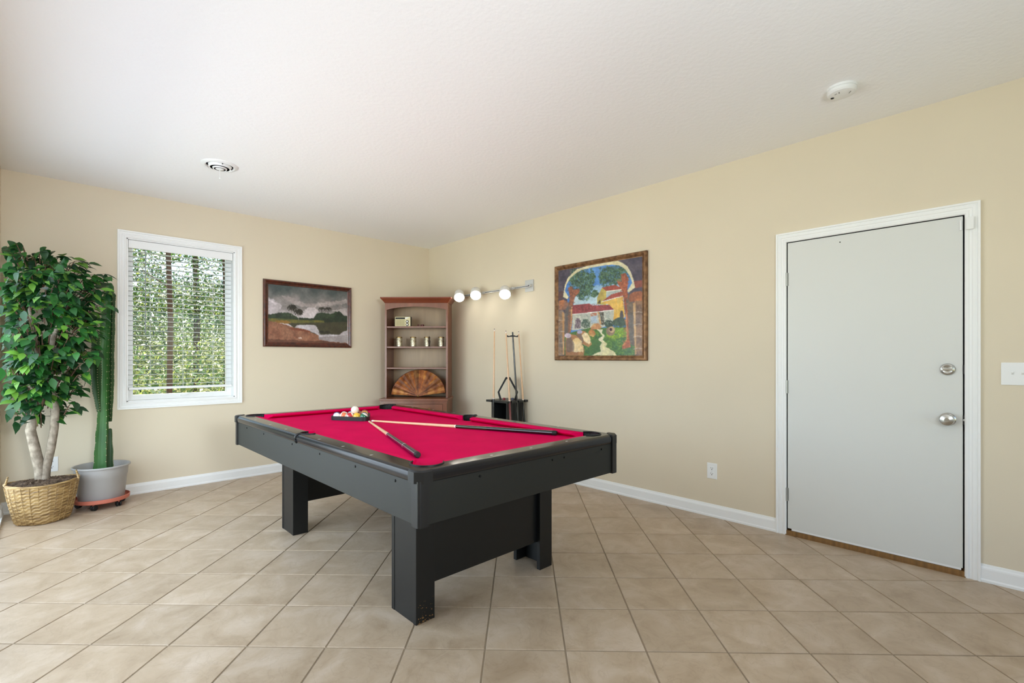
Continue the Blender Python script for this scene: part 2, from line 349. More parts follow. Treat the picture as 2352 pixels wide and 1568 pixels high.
# floor: grout bed plus one object per tile
floor = MB().box((XL - T, YR - T, -0.1), (T, T, -0.003)).build('floor', M['grout'], kind='structure')
TS, OX, OY = 0.34257, -2.16985, -4.23191
k2 = math.sqrt(.5)
def clip_poly(poly, x0, x1, y0, y1):
    for ax, lim, sg in ((0, x0, 1), (0, x1, -1), (1, y0, 1), (1, y1, -1)):
        out = []
        for i in range(len(poly)):
            a, b = poly[i], poly[(i+1) % len(poly)]; da, db = sg*(a[ax]-lim), sg*(b[ax]-lim)
            if da >= 0: out.append(a)
            if (da >= 0) != (db >= 0):
                t = da/(da-db); out.append((a[0]+(b[0]-a[0])*t, a[1]+(b[1]-a[1])*t))
        poly = out
        if len(poly) < 3: return []
    return poly
def in_view(x, y, z, mx=0.12):
    yaw = math.radians(43.8315); dx, dy = x+3.7496, y+5.5493
    fw = dx*math.sin(yaw)+dy*math.cos(yaw); rt = dx*math.cos(yaw)-dy*math.sin(yaw)
    if fw < 0.3: return False
    u = 1176+1104.5*rt/fw; v = 822-1104.5*(z-1.2422)/fw
    return -2352*mx < u < 2352*(1+mx) and -1568*mx < v < 1568*(1+mx)
def tile_mesh(poly, z0=-0.02):
    """tile slab with a small arris round the top; poly counter-clockwise"""
    n = len(poly); cx = sum(p[0] for p in poly)/n; cy = sum(p[1] for p in poly)/n; c = 0.0022
    ins = []
    for x, y in poly:
        d = math.hypot(x-cx, y-cy); q = max(0.0, (d-c*1.4)/d) if d > 1e-6 else 1; ins.append((cx+(x-cx)*q, cy+(y-cy)*q))
    vs = [(x, y, z0) for x, y in poly] + [(x, y, -0.0016) for x, y in poly] + [(x, y, 0.0) for x, y in ins]
    fs = [tuple(range(2*n, 3*n))]
    for i in range(n):
        j = (i+1) % n; fs += [(i, j, n+j, n+i), (n+i, n+j, 2*n+j, 2*n+i)]
    return vs, fs
hs_ = TS/2 - 0.0035
full = [(-hs_, -hs_), (hs_, -hs_), (hs_, hs_), (-hs_, hs_)]
me_tile = bpy.data.meshes.new('tile'); _v, _f = tile_mesh(full); me_tile.from_pydata(_v, [], _f); me_tile.materials.append(M['tile'])
rest = MB()
for c in range(-34, 30):
    for r in range(-26, 26):
        cx = OX + TS*k2*((c+.5)+(r+.5)); cy = OY + TS*k2*(-(c+.5)+(r+.5))
        if not (XL-.3 < cx < .3 and YR-.3 < cy < .3): continue
        wp = [(cx+(a-b)*k2, cy+(a+b)*k2) for a, b in full]
        cl = clip_poly(wp, XL, 0.0, YR, 0.0)
        if not cl: continue
        ar = abs(sum(cl[i][0]*cl[(i+1) % len(cl)][1]-cl[(i+1) % len(cl)][0]*cl[i][1] for i in range(len(cl))))/2
        if ar < 2e-4: continue
        seen = any(in_view(x, y, 0, 0.02) for x, y in cl) or in_view(cx, cy, 0, 0.02)
        if not seen:
            v_, f_ = tile_mesh(cl); rest.add(v_, f_); continue
        if ar > TS*TS*0.955:
            o = bpy.data.objects.new('tile', me_tile); o.location = (cx, cy, 0); o.rotation_euler = (0, 0, PI/4 + random.choice((0, 1, 2, 3))*PI/2)
        else:
            mx_ = sum(p[0] for p in cl)/len(cl); my_ = sum(p[1] for p in cl)/len(cl)
            v_, f_ = tile_mesh([(x-mx_, y-my_) for x, y in cl]); me = bpy.data.meshes.new('tile'); me.from_pydata(v_, [], f_); me.materials.append(M['tile'])
            o = bpy.data.objects.new('tile', me); o.location = (mx_, my_, 0)
        COL.objects.link(o); o.parent = floor; o.matrix_parent_inverse = Matrix.Translation(-floor.location)
rt = rest.build('more_tiles', M['tile'], floor); rt['kind'] = 'stuff'
# baseboards
BP = [(0, 0), (0.016, 0), (0.0165, 0.012), (0.0125, 0.020), (0.0125, 0.072), (0.011, 0.079), (0.006, 0.086), (0.004, 0.096), (0, 0.098)]
MB().profile_run(BP, (0, -4.379, 0), (0, 0, 0), (-1, 0, 0), 0, 0).build('baseboard_right', M['trim'], kind='structure')
MB().profile_run(BP, (0, YR, 0), (0, -5.424, 0), (-1, 0, 0)).build('baseboard_near_right', M['trim'], kind='structure')
MB().profile_run(BP, (XL, 0, 0), (0, 0, 0), (0, -1, 0)).build('baseboard_back', M['trim'], kind='structure')
MB().profile_run(BP, (XL, -0.19, 0), (XL, 0, 0), (1, 0, 0)).build('baseboard_left', M['trim'], kind='structure')

# ------------------------------------------------------------ door in the right wall
CP = [(0, 0), (0, 0.012), (0.006, 0.0165), (0.016, 0.0165), (0.021, 0.012), (0.030, 0.012), (0.034, 0.016), (0.046, 0.017), (0.052, 0.014), (0.056, 0.020), (0.0655, 0.021), (0.0655, 0)]
def casing_frame(mb, rect, to3, foot=False):
    """mitred moulded casing around opening rect=(u0,v0,u1,v1); profile (outward w, depth d); to3(u,v,d)"""
    u0, v0, u1, v1 = rect; n = len(CP)
    cor = [(u0, v0, -1, -1), (u1, v0, 1, -1), (u1, v1, 1, 1), (u0, v1, -1, 1)]
    rings = [[to3(u+sx*w, v+(0 if (foot and sy < 0) else sy*w), d) for w, d in CP] for u, v, sx, sy in cor]
    sides = [(1, 2), (2, 3), (3, 0)] + ([] if foot else [(0, 1)])
    for a, b in sides:
        mb.add(rings[a]+rings[b], [(i, (i+1) % n, n+(i+1) % n, n+i) for i in range(n)] + [tuple(range(n))[::-1], tuple(range(n, 2*n))])
door = thing('door_1', None, None, (0, -4.9, 0)); door['kind'] = 'structure'
mb = MB(); casing_frame(mb, (-5.3595, 0.0, -4.4445, 2.0555), lambda u, v, d: (-d, u, v), foot=True); mb.build('casing', M['trim'], door)
mb = MB(); mb.box((0.0, DY0, 0.035), (0.12, DY0+.004, DZ)); mb.box((0.0, DY1-.003, 0.035), (0.12, DY1, DZ)); mb.box((0, DY0, DZ-.003), (0.12, DY1, DZ)); mb.box((0.05, DY0, 0.03), (0.06, DY1, DZ))
mb.build('jamb', M['black_gap'], door)
leaf = MB().bbox((-0.004, -5.352, 0.046), (0.038, -4.4505, 2.050), 0.002).build('door_leaf', M['door'], door)
mb = MB().box((-0.012, DY0+0.002, 0), (0.1, DY1-0.002, 0.032)); mb.box((-0.016, DY0-.01, 0), (-0.012, DY1+.002, 0.006)); mb.build('threshold', M['sill_wood'], door)
MB().box((-0.0035, -5.345, 0.034), (0.03, -4.475, 0.046)).build('door_sweep', M['trim'], door)
for z in (1.795, 1.04, 0.284):
    mb = MB().tube([(-0.010, -4.4465, z-.046), (-0.010, -4.4465, z+.046)], 0.0062, 10)
    for q in (-.028, -.009, .009, .028): mb.tube([(-0.010, -4.4465, z+q-.0006), (-0.010, -4.4465, z+q+.0006)], 0.0068, 10)
    mb.box((-0.0052, -4.4445-.014, z-.045), (-0.002, -4.4475, z+.045))
    mb.build('hinge', M['hinge'], door, smooth=True)
# deadbolt and knob
def rose(y, z, name, prof, extra=None):
    mb = MB().lathe(prof, (-0.004, y, z), (-1, 0, 0), 28); return mb
db = rose(-5.288, 1.177, 'deadbolt', [(0.034, 0), (0.034, 0.005), (0.031, 0.011), (0.024, 0.014), (0.022, 0.013), (0.0001, 0.013)]).build('deadbolt', M['steel'], door, smooth=True)
MB().bbox((-0.017, -5.288-.024, 1.177-.007), (-0.032, -5.288+.024, 1.177+.007), 0.003).build('thumb_turn', M['steel'], db)
kb = rose(-5.288, 0.889, 'door_knob', [(0.037, 0), (0.037, 0.004), (0.031, 0.009), (0.013, 0.012), (0.012, 0.030), (0.022, 0.036), (0.031, 0.044), (0.0335, 0.052), (0.030, 0.058), (0.020, 0.0615), (0.011, 0.063), (0.0105, 0.061), (0.0001, 0.061)]).build('door_knob', M['steel'], door, smooth=True)
MB().bbox((-0.064, -5.288-.008, 0.889-.003), (-0.070, -5.288+.008, 0.889+.003), 0.001).build('lock_button', M['steel'], kb)
for z, c in ((1.177, 'dark_slot'), (0.889, 'hinge')):
    MB().box((-0.0055, -5.3645, z-.026), (-0.001, -5.3515, z+.026)).build('latch_plate', M['dark_slot'], door)
MB().lathe([(0.006, 0), (0.006, 0.006), (0.0001, 0.008)], (-0.003, -5.358, 0.889), (-1, 0, 0), 10).build('latch_bolt', M['steel'], door)
MB().lathe([(0.0035, 0), (0.0035, 0.003), (0.0001, 0.004)], (-0.0035, -4.762, 2.004), (-1, 0, 0), 8).build('screw', M['screw'], door)
# contact sensor (magnet on the leaf, box on the casing)
ds = thing('door_sensor', 'small white contact sensor box at the top right corner of the white door', 'sensor', (-0.02, -5.382, 1.965))
mb = MB().bbox((-0.021, -5.399, 1.964), (-0.037, -5.3655, 2.034), 0.003).build('sensor_body', M['plastic_white'], ds)
MB().bbox((-0.0045, -5.349, 1.968), (-0.014, -5.339, 2.026), 0.002).build('magnet', M['plastic_white'], ds)

# ------------------------------------------------------------ window in the back wall
win = thing('window_1', None, None, (-2.8175, 0, 0.8)); win['kind'] = 'structure'
mb = MB(); casing_frame(mb, (WX0+.002, WZ0+.004, WX1-.002, WZ1-.004), lambda u, v, d: (u, -d, v)); mb.build('window_casing', M['trim'], win)
mb = MB(); j = 0.012
mb.box((WX0, -0.004, WZ0), (WX0+j, 0.15, WZ1)); mb.box((WX1-j, -0.004, WZ0), (WX1, 0.15, WZ1)); mb.box((WX0, -0.004, WZ1-j), (WX1, 0.15, WZ1)); mb.box((WX0, -0.004, WZ0), (WX1, 0.15, WZ0+j))
mb.build('window_jamb', M['trim'], win)
def rect_frame(mb, u0, v0, u1, v1, wd, y0, y1):
    mb.box((u0, y0, v0), (u0+wd, y1, v1)); mb.box((u1-wd, y0, v0), (u1, y1, v1)); mb.box((u0+wd, y0, v0), (u1-wd, y1, v0+wd)); mb.box((u0+wd, y0, v1-wd), (u1-wd, y1, v1))
mb = MB(); rect_frame(mb, WX0+j, WZ0+j, WX1-j, WZ1-j, 0.045, 0.095, 0.14); mb.build('window_sash', M['trim'], win)
MB().box((WX0+.05, 0.114, WZ0+.05), (WX1-.05, 0.118, WZ1-.05)).build('window_pane', M['glass'], win)
mb = MB().bbox((-2.83, 0.078, 0.874), (-2.77, 0.094, 0.888), 0.003); mb.tube([(-2.80, 0.086, 0.884), (-2.76, 0.072, 0.90), (-2.735, 0.068, 0.897)], 0.005, 8); mb.build('crank_handle', M['plastic_white'], win)

# blind
bl = thing('window_blind', 'white horizontal slat blind hanging inside the window', 'blind', (-2.8175, 0.045, 0.96))
bx0, bx1 = WX0+j+.004, WX1-j-.004
MB().bbox((bx0, 0.012, 2.245), (bx1, 0.028, 2.318), 0.003).build('valance', M['trim'], bl)
MB().box((bx0+.004, 0.032, 2.262), (bx1-.004, 0.07, 2.312)).build('headrail', M['trim'], bl)
NS = 28; z_top, z_bot = 2.222, 1.000
sm = MB()
prof = [(-0.024, -0.0016), (-0.012, 0.0004), (0, 0.0012), (0.012, 0.0004), (0.024, -0.0016), (0.024, -0.0042), (0.012, -0.0022), (0, -0.0014), (-0.012, -0.0022), (-0.024, -0.0042)]
me_slat = bpy.data.meshes.new('slat'); nP = len(prof); L2 = (bx1-bx0)/2 - 0.006
me_slat.from_pydata([(-L2, a, b) for a, b in prof] + [(L2, a, b) for a, b in prof], [], [tuple(range(nP))[::-1], tuple(range(nP, 2*nP))] + [(i, (i+1) % nP, nP+(i+1) % nP, nP+i) for i in range(nP)])
me_slat.materials.append(M['slat'])
for i in range(NS):
    o = bpy.data.objects.new('slat', me_slat); COL.objects.link(o); o.parent = bl
    o.location = (0, 0.006, z_top + (z_bot-z_top)*i/(NS-1) - 0.96); o.rotation_euler = (math.radians(-2 + random.uniform(-.6, .6)), 0, 0)
MB().bbox((bx0+.004, 0.026, 0.950), (bx1-.004, 0.076, 0.972), 0.004).build('bottom_rail', M['trim'], bl)
for x in (bx0+.165, -2.8175, bx1-.165):
    mb = MB()
    for y in (0.024, 0.077): mb.tube([(x, y, 0.972), (x, y, 2.262)], 0.0011, 6)
    mb.build('ladder_cord', M['plastic_white'], bl)
MB().tube([(bx0+.125, 0.018, 2.25), (bx0+.125, 0.016, 1.47)], 0.0035, 8).build('tilt_wand', mat('clear_wand', (150, 155, 158), 0.2), bl)

# ------------------------------------------------------------ sliding glass door in the left wall (out of frame, lets the daylight in)
sg = thing('door_2', None, None, (XL, -3.3, 0)); sg['kind'] = 'structure'
mb = MB()
for a in range(3):
    y0 = GY0 + 1.2*a
    for q in ((y0, 0.02, y0+1.2, GZ1),):
        mb.box((XL-.10, q[0], q[1]), (XL-.06, q[0]+.05, q[3])); mb.box((XL-.10, q[2]-.05, q[1]), (XL-.06, q[2], q[3])); mb.box((XL-.10, q[0], q[1]), (XL-.06, q[2], q[1]+.08)); mb.box((XL-.10, q[0], q[3]-.06), (XL-.06, q[2], q[3]))
mb.box((XL-.11, GY0, 0), (XL+.018, GY1, .03)); mb.box((XL-.11, GY0, 0.03), (XL+.004, GY0+.03, GZ1)); mb.box((XL-.11, GY1-.03, 0.03), (XL+.004, GY1, GZ1))
mb.build('door_frame', M['trim'], sg)
for a in range(3):
    MB().box((XL-.083, GY0+1.2*a+.05, 0.1), (XL-.079, GY0+1.2*a+1.15, GZ1-.06)).build('door_pane', M['glass'], sg)

# ------------------------------------------------------------ pool table
PX0, PX1, PY0, PY1, PZ = -2.738, -1.392, -3.978, -1.440, 0.806
pt = thing('pool_table', 'black pool table with red cloth in the middle of the tiled floor', 'pool table', ((PX0+PX1)/2, (PY0+PY1)/2, 0))
CL = 0.775; RW = 0.092
# bed with pocket cut-outs
pr = 0.060
bx = (PX0+.03, PX1-.03); by = (PY0+.03, PY1-.03); ym = (PY0+PY1)/2
pc = 0.108
cs = [(PX0+pc, PY0+pc), (PX1-pc, PY0+pc), (PX1-pc, PY1-pc), (PX0+pc, PY1-pc)]
poly = []
def carc(c, a0, a1): return arc(c[0], c[1], pr, a0, a1, 12)
poly += [(bx[0], cs[0][1]+pr)] + carc(cs[0], 90, -0, ) + [(cs[0][0]+pr, by[0])]
poly += [(cs[1][0]-pr, by[0])] + carc(cs[1], 180, 90) + [(bx[1], cs[1][1]+pr)]
spr = 0.052; scx = 0.078
poly += [(bx[1], ym-spr)] + arc(PX1-scx, ym, spr, 270, 90, 14) + [(bx[1], ym+spr)]
poly += [(bx[1], cs[2][1]-pr)] + carc(cs[2], 270, 180) + [(cs[2][0]-pr, by[1])]
poly += [(cs[3][0]+pr, by[1])] + carc(cs[3], 0, -90) + [(bx[0], cs[3][1]-pr)]
poly += [(bx[0], ym+spr)] + arc(PX0+scx, ym, spr, 90, -90, 14) + [(bx[0], ym-spr)]
def fill_prism(poly, z0, z1):
    bm = bmesh.new(); vs = [bm.verts.new((x, y, z1)) for x, y in poly]
    es = [bm.edges.new((vs[i], vs[(i+1) % len(vs)])) for i in range(len(vs))]
    bmesh.ops.triangle_fill(bm, edges=es, use_beauty=True)
    r = bmesh.ops.extrude_face_region(bm, geom=bm.faces[:])
    for g in r['geom']:
        if isinstance(g, bmesh.types.BMVert): g.co.z = z0
    bm.verts.index_update(); mb = MB(); mb.add([v.co.copy() for v in bm.verts], [[v.index for v in f.verts] for f in bm.faces]); bm.free(); return mb
fill_prism(poly, CL-.02, CL).build('bed_cloth', M['cloth'], pt)
# rails
RB = [(0.0195-0.0195*math.sin(math.radians(q)), 0.7865+0.0195*math.cos(math.radians(q))) for q in range(0, 91, 10)] + [(0.0, 0.770), (0.003, 0.762), (0.010, 0.757)]
RP = [(0.092, 0.757), (0.092, 0.806)] + RB
NOSE = [(0.0215, 0.757), (0.0215, 0.806)] + RB
AE = 0.183   # rails stop this far from the corners
SG = 0.062
runs = [((PX0, PY0+AE, 0), (PX0, ym-SG, 0), (1, 0, 0)), ((PX0, ym+SG, 0), (PX0, PY1-AE, 0), (1, 0, 0)),
        ((PX1, PY0+AE, 0), (PX1, ym-SG, 0), (-1, 0, 0)), ((PX1, ym+SG, 0), (PX1, PY1-AE, 0), (-1, 0, 0)),
        ((PX0+AE, PY0, 0), (PX1-AE, PY0, 0), (0, 1, 0)), ((PX0+AE, PY1, 0), (PX1-AE, PY1, 0), (0, -1, 0))]
CU = [(0, 0.8052), (0.030, 0.8035), (0.048, 0.800), (0.050, 0.796), (0.047, 0.790), (0.022, 0.7755), (0, 0.7755)]
def diamond(mb, x, y, ax):
    a, b = (0.011, 0.005) if ax == 0 else (0.005, 0.011)
    mb.add([(x-a, y, PZ+.0003), (x, y-b, PZ+.0003), (x+a, y, PZ+.0003), (x, y+b, PZ+.0003), (x, y, PZ+.0008)], [(0, 1, 4), (1, 2, 4), (2, 3, 4), (3, 0, 4), (3, 2, 1, 0)])
for i, (a, b, d) in enumerate(runs):
    rl = MB().profile_run(RP, a, b, d).build('rail', M['rail'], pt, smooth=True)
    off = Vector(d)*0.092; mi0 = 1.0; mi1 = 1.0
    if i in (0, 2): mi0, mi1 = 1.0, 0.45
    if i in (1, 3): mi0, mi1 = 0.45, 1.0
    ext = 0.0
    t = (Vector(b)-Vector(a)).normalized()
    MB().profile_run(CU, Vector(a)+off-t*0.0, Vector(b)+off+t*0.0, d, mi0, mi1).build('cushion', M['cloth'], pt, smooth=True)
    if i < 4:
        ys = [PY0+.43, PY0+.72, PY0+1.01] if i in (0, 2) else [ym+.25, ym+.54, ym+.86]
        for y in ys:
            mb = MB(); diamond(mb, PX0+.031 if i < 2 else PX1-.031, y, 0 if False else 0); mb.build('sight', M['pearl'], rl)
    else:
        for q in (.31, .5, .70):
            mb = MB(); diamond(mb, PX0+(PX1-PX0)*q, PY0+.050 if i == 4 else PY1-.050, 0); mb.build('sight', M['pearl'], rl)
# corner castings
def casting(sx, sy):
    ox = PX0 if sx > 0 else PX1; oy = PY0 if sy > 0 else PY1
    w, ch = 0.092, 0.024; c = 0.121; r = 0.069; e = 0.0205
    a5 = math.degrees(math.asin((w-c)/r))   # negative: the mouth opens wider than the rail
    tr = lambda p: (ox+sx*p[0], oy+sy*p[1])
    # rail deck round the pocket mouth, flush with the rails
    pl = [(e, e), (AE, e), (AE, w)] + arc(c, c, r, a5, -270-a5, 30) + [(w, AE), (e, AE)]
    P = [tr(p) for p in pl]
    deck = fill_prism(P, 0.762, PZ)
    deck.profile_run(NOSE, (ox+sx*.045, oy, 0), (ox+sx*AE, oy, 0), (0, sy, 0)); deck.profile_run(NOSE, (ox, oy+sy*.045, 0), (ox, oy+sy*AE, 0), (sx, 0, 0))
    o = deck.build('pocket_deck', M['rail'], pt, smooth=True)
    rim = MB().tube([tr(p)+(PZ+.0015,) for p in arc(c, c, r+.0005, a5, -270-a5, 30)], 0.0034, 7)
    rim.build('pocket_rim', M['casting'], o, smooth=True)
    cp = [(ch, -.004), (0.066, -.004), (0.066, 0.021), (0.042, 0.042), (0.021, 0.066), (-.004, 0.066), (-.004, ch)]
    cpm = fill_prism([tr(p) for p in cp], 0.758, PZ-.004); cin = [(ch+.003, .001), (0.066, .001), (0.066, 0.021), (0.042, 0.042), (0.021, 0.066), (.001, 0.066), (.001, ch+.003)]
    n_ = len(cp); A_ = [tr(p)+(PZ-.004,) for p in cp]; B_ = [tr(p)+(PZ+.0025,) for p in cin]
    cpm.add(A_+B_, [tuple(range(n_, 2*n_))] + [(q, (q+1) % n_, n_+(q+1) % n_, n_+q) for q in range(n_)])
    cpm.build('corner_cap', M['casting'], o, smooth=True)
    lin_ = MB(); ring0 = [tr(p) for p in arc(c, c, r, 0, 360, 24)[:-1]]
    n = len(ring0); lin_.add([(x, y, PZ-.006) for x, y in ring0]+[(x, y, 0.69) for x, y in ring0]+[(x, y, 0.69) for x, y in ring0], [(i, (i+1) % n, n+(i+1) % n, n+i) for i in range(n) if True] + [tuple(range(n, 2*n))])
    # open toward the table: keep only the outer part of the wall above the bed
    f2 = []
    mb2 = MB(); cx, cy = tr((c, c))
    for i in range(n):
        j = (i+1) % n; mx, my = (ring0[i][0]+ring0[j][0])/2-cx, (ring0[i][1]+ring0[j][1])/2-cy
        top = PZ-.006 if (mx*sx + my*sy) < 0.028 else CL-.004
        mb2.add([ring0[i]+(top,), ring0[j]+(top,), ring0[j]+(.69,), ring0[i]+(.69,)], [(0, 1, 2, 3)])
    mb2.add([p+(.69,) for p in ring0], [tuple(range(n))])
    mb2.build('pocket_liner', M['rubber'], o)
for sx in (1, -1):
    for sy in (1, -1): casting(sx, sy)
# side pockets
for sx in (1, -1):
    ox = PX0 if sx > 0 else PX1; c = scx; r = 0.056
    c = .078; r = 0.052; e = 0.0205
    q0 = math.degrees(math.acos((0.092-c)/r))
    pl = [(e, -SG), (0.092, -SG)] + arc(c, 0, r, -q0, -360+q0, 22) + [(0.092, SG), (e, SG)]
    deck = fill_prism([(ox+sx*x, ym+y) for x, y in pl], 0.762, PZ)
    deck.profile_run(NOSE, (ox, ym-SG, 0), (ox, ym-.006, 0), (sx, 0, 0)); deck.profile_run(NOSE, (ox, ym+.006, 0), (ox, ym+SG, 0), (sx, 0, 0))
    o = deck.build('pocket_deck', M['rail'], pt, smooth=True)
    mb = MB().tube([(ox+sx*x, ym+y, PZ+.0015) for x, y in arc(c, 0, r+.0005, -q0, -360+q0, 22)], 0.0032, 7)
    st_p = [(ox-sx*.0015+sx*(d), ym, z) for d, z in [(.030, PZ+.001)]+[(d-.001, z+.001) for d, z in RB]]
    mb.tube(st_p, .0062, 8)
    mb.build('pocket_rim', M['casting'], o, smooth=True)
    mb2 = MB(); ring0 = [(ox+sx*x, ym+y) for x, y in arc(c, 0, r, 0, 360, 24)[:-1]]; n = len(ring0)
    for i in range(n):
        j2 = (i+1) % n; mx = ((ring0[i][0]+ring0[j2][0])/2-(ox+sx*c))*sx
        top = PZ-.004 if mx < 0.012 else CL-.004
        mb2.add([ring0[i]+(top,), ring0[j2]+(top,), ring0[j2]+(.69,), ring0[i]+(.69,)], [(0, 1, 2, 3)])
    mb2.add([p+(.69,) for p in ring0], [tuple(range(n))]); mb2.build('pocket_liner', M['rubber'], o)
# aprons
AZ0, AZ1, AI = 0.590, 0.7575, 0.012
ax0, ax1, ay0, ay1 = PX0+AI, PX1-AI, PY0+AI, PY1-AI
for a, b in (((ax0, ay0+.03, AZ0), (ax0+.022, ay1-.03, AZ1)), ((ax1-.022, ay0+.03, AZ0), (ax1, ay1-.03, AZ1)), ((ax0+.03, ay0, AZ0), (ax1-.03, ay0+.022, AZ1)), ((ax0+.03, ay1-.022, AZ0), (ax1-.03, ay1, AZ1))):
    MB().bbox(a, b, 0.002).build('apron', M['lam'], pt)
for sx in (1, -1):
    for sy in (1, -1):
        ox = PX0 if sx > 0 else PX1; oy = PY0 if sy > 0 else PY1; e = AI-.008
        pl = [(e+.05, e), (e+.05, e+.018), (e+.03, e+.03), (e+.018, e+.05), (e, e+.05)] + [(e+.014-.014*math.cos(math.radians(q)), e+.014-.014*math.sin(math.radians(q))) for q in range(0, 91, 15)]
        fill_prism([(ox+sx*x, oy+sy*y) for x, y in pl], AZ0-.004, 0.766).build('corner_trim', M['casting'], pt, smooth=True)
# screws on the aprons
for y in (-3.79, -3.43, -3.02, -2.62, -2.1, -1.72): MB().lathe([(0.0065, 0), (0.005, 0.003), (0.0001, 0.0045)], (ax0, y, 0.738), (-1, 0, 0), 10).build('screw', M['screw'], pt)
for x in (-2.42, -1.95, -1.86, -1.54): MB().lathe([(0.006, 0), (0.005, 0.003), (0.0001, 0.0045)], (x, ay0, 0.736), (0, -1, 0), 10).build('screw', M['screw'], pt)
# legs: three boards each
LX0, LX1, LYN, LYF = -2.524, -1.580, -3.632, -1.842
for lx, sx in ((LX0, 1), (LX1, -1)):
    for ly, sy in ((LYN, 1), (LYF, -1)):
        mb = MB(); dp = 0.222
        mb.bbox((lx, ly+sy*.0265, 0.0), (lx+sx*.022, ly+sy*(dp-.0265), 0.60), 0.0015)
        mb.bbox((lx-sx*.002, ly, 0.0), (lx+sx*.102, ly+sy*.0255, 0.60), 0.0015)
        mb.bbox((lx-sx*.002, ly+sy*(dp-.0255), 0.0), (lx+sx*.102, ly+sy*dp, 0.60), 0.0015)
        mb.build('leg', None or M['lam_leg'], pt)
MB().bbox((LX0+.024, LYN+.027, 0.158), (LX1-.024, LYN+.047, 0.60), 0.0015).build('stretcher_panel', M['lam_leg'], pt)
MB().bbox((LX0+.024, LYF-.047, 0.170), (LX1-.024, LYF-.027, 0.60), 0.0015).build('stretcher_panel', M['lam_leg'], pt)
MB().box((PX0+.06, PY0+.06, 0.60), (PX1-.06, PY1-.06, 0.66)).build('slate_frame', M['lam_leg'], pt)
# scuffs of bare wood at the foot of the near leg, thin chips standing on the laminate
mb = MB()
for i in range(46):
    u = random.random(); x = LX0 + .004 + .094*random.random(); z = 0.002 + 0.11*random.random()**2.2; r = random.uniform(.0008, .0042)*(1.2-z*7)
    if r < .0006: r = .0008
    n = random.choice((5, 6, 7)); a0 = random.random()*6
    mb.add([(x+r*random.uniform(.5, 1.3)*math.cos(a0+2*PI*q/n), LYN-.0006, z+r*random.uniform(.5, 1.1)*math.sin(a0+2*PI*q/n)) for q in range(n)], [tuple(range(n))])
sc_ = mb.build('worn_chips', mat('bare_chipboard', (150, 112, 70), 0.9), pt); sc_['kind'] = 'stuff'

# ------------------------------------------------------------ rack with balls on the table
ed = Vector((.1735, -.2815)).normalized(); rk_c = Vector((-2.148, -2.128)) - ed*.014; nrm = Vector((-ed.y, ed.x))   # toward the far side
if nrm.x < 0: nrm = -nrm
BR = 0.0286
rows = 5
org = rk_c + nrm*(0.012+BR) 
balls = []
for r in range(rows):
    for c in range(rows-r):
        p = org + nrm*(r*BR*math.sqrt(3)) + ed*((c-(rows-r-1)/2)*2*BR); balls.append((r, c, p))
cen = sum((b[2] for b in balls), Vector((0, 0)))/len(balls)
def tri(off, rad, n=6):
    """rounded triangle outline offset from the ball centres' triangle"""
    A, B, C = balls[0][2], balls[4][2], balls[-1][2]; out = []
    V = [A, B, C]
    for i in range(3):
        p = V[i]; q0 = (V[i]-V[i-1]).normalized(); q1 = (V[(i+1) % 3]-V[i]).normalized()
        n0 = Vector((q0.y, -q0.x)); n1 = Vector((q1.y, -q1.x))
        if n0.dot(p-cen) < 0: n0 = -n0
        if n1.dot(p-cen) < 0: n1 = -n1
        a0 = math.atan2(n0.y, n0.x); a1 = math.atan2(n1.y, n1.x)
        while a1-a0 > PI: a1 -= 2*PI
        while a1-a0 < -PI: a1 += 2*PI
        for k in range(n+1): a = a0+(a1-a0)*k/n; out.append((p.x+off*math.cos(a), p.y+off*math.sin(a)))
    return out
def ring_prism(outer, inner, z0, z1):
    n = len(outer); vs = [p+(z,) for z in (z0, z1) for q in (outer, inner) for p in q]; fs = []
    for i in range(n):
        j = (i+1) % n; fs += [(i, j, 2*n+j, 2*n+i), (n+i, 3*n+i, 3*n+j, n+j), (2*n+i, 2*n+j, 3*n+j, 3*n+i), (i, n+i, n+j, j)]
    mb = MB(); mb.add(vs, fs); return mb
rk = ring_prism(tri(BR+.0125, 0), tri(BR+.0015, 0), CL+.0005, CL+.030).build('ball_rack', M['casting'], None, smooth=True, label='black triangular ball rack lying flat on the red cloth', cat='ball rack')
COLS = {1: (226, 178, 46), 2: (40, 56, 140), 3: (190, 30, 40), 4: (78, 36, 110), 5: (226, 120, 74), 6: (18, 104, 72), 7: (110, 28, 40), 8: (18, 18, 20)}
CN = {1: 'yellow', 2: 'blue', 3: 'red', 4: 'purple', 5: 'orange', 6: 'green', 7: 'maroon', 8: 'black'}
def ball_mat(col, striped, ax):
    m = bpy.data.materials.new('ball_resin'); m.use_nodes = True; n = m.node_tree.nodes; l = m.node_tree.links; b = n['Principled BSDF']; b.inputs['Roughness'].default_value = 0.08; b.inputs['Coat Weight'].default_value = 0.4
    if not striped: b.inputs['Base Color'].default_value = lin(col); return m
    tc = n.new('ShaderNodeTexCoord'); dp = n.new('ShaderNodeVectorMath'); dp.operation = 'DOT_PRODUCT'; dp.inputs[1].default_value = ax; l.new(tc.outputs['Object'], dp.inputs[0])
    ab = n.new('ShaderNodeMath'); ab.operation = 'ABSOLUTE'; l.new(dp.outputs['Value'], ab.inputs[0]); lt = n.new('ShaderNodeMath'); lt.operation = 'LESS_THAN'; lt.inputs[1].default_value = BR*0.5; l.new(ab.outputs[0], lt.inputs[0])
    mx = n.new('ShaderNodeMixRGB'); mx.inputs['Color1'].default_value = lin((238, 230, 218)); mx.inputs['Color2'].default_value = lin(col); l.new(lt.outputs[0], mx.inputs['Fac']); l.new(mx.outputs[0], b.inputs['Base Color'])
    return m
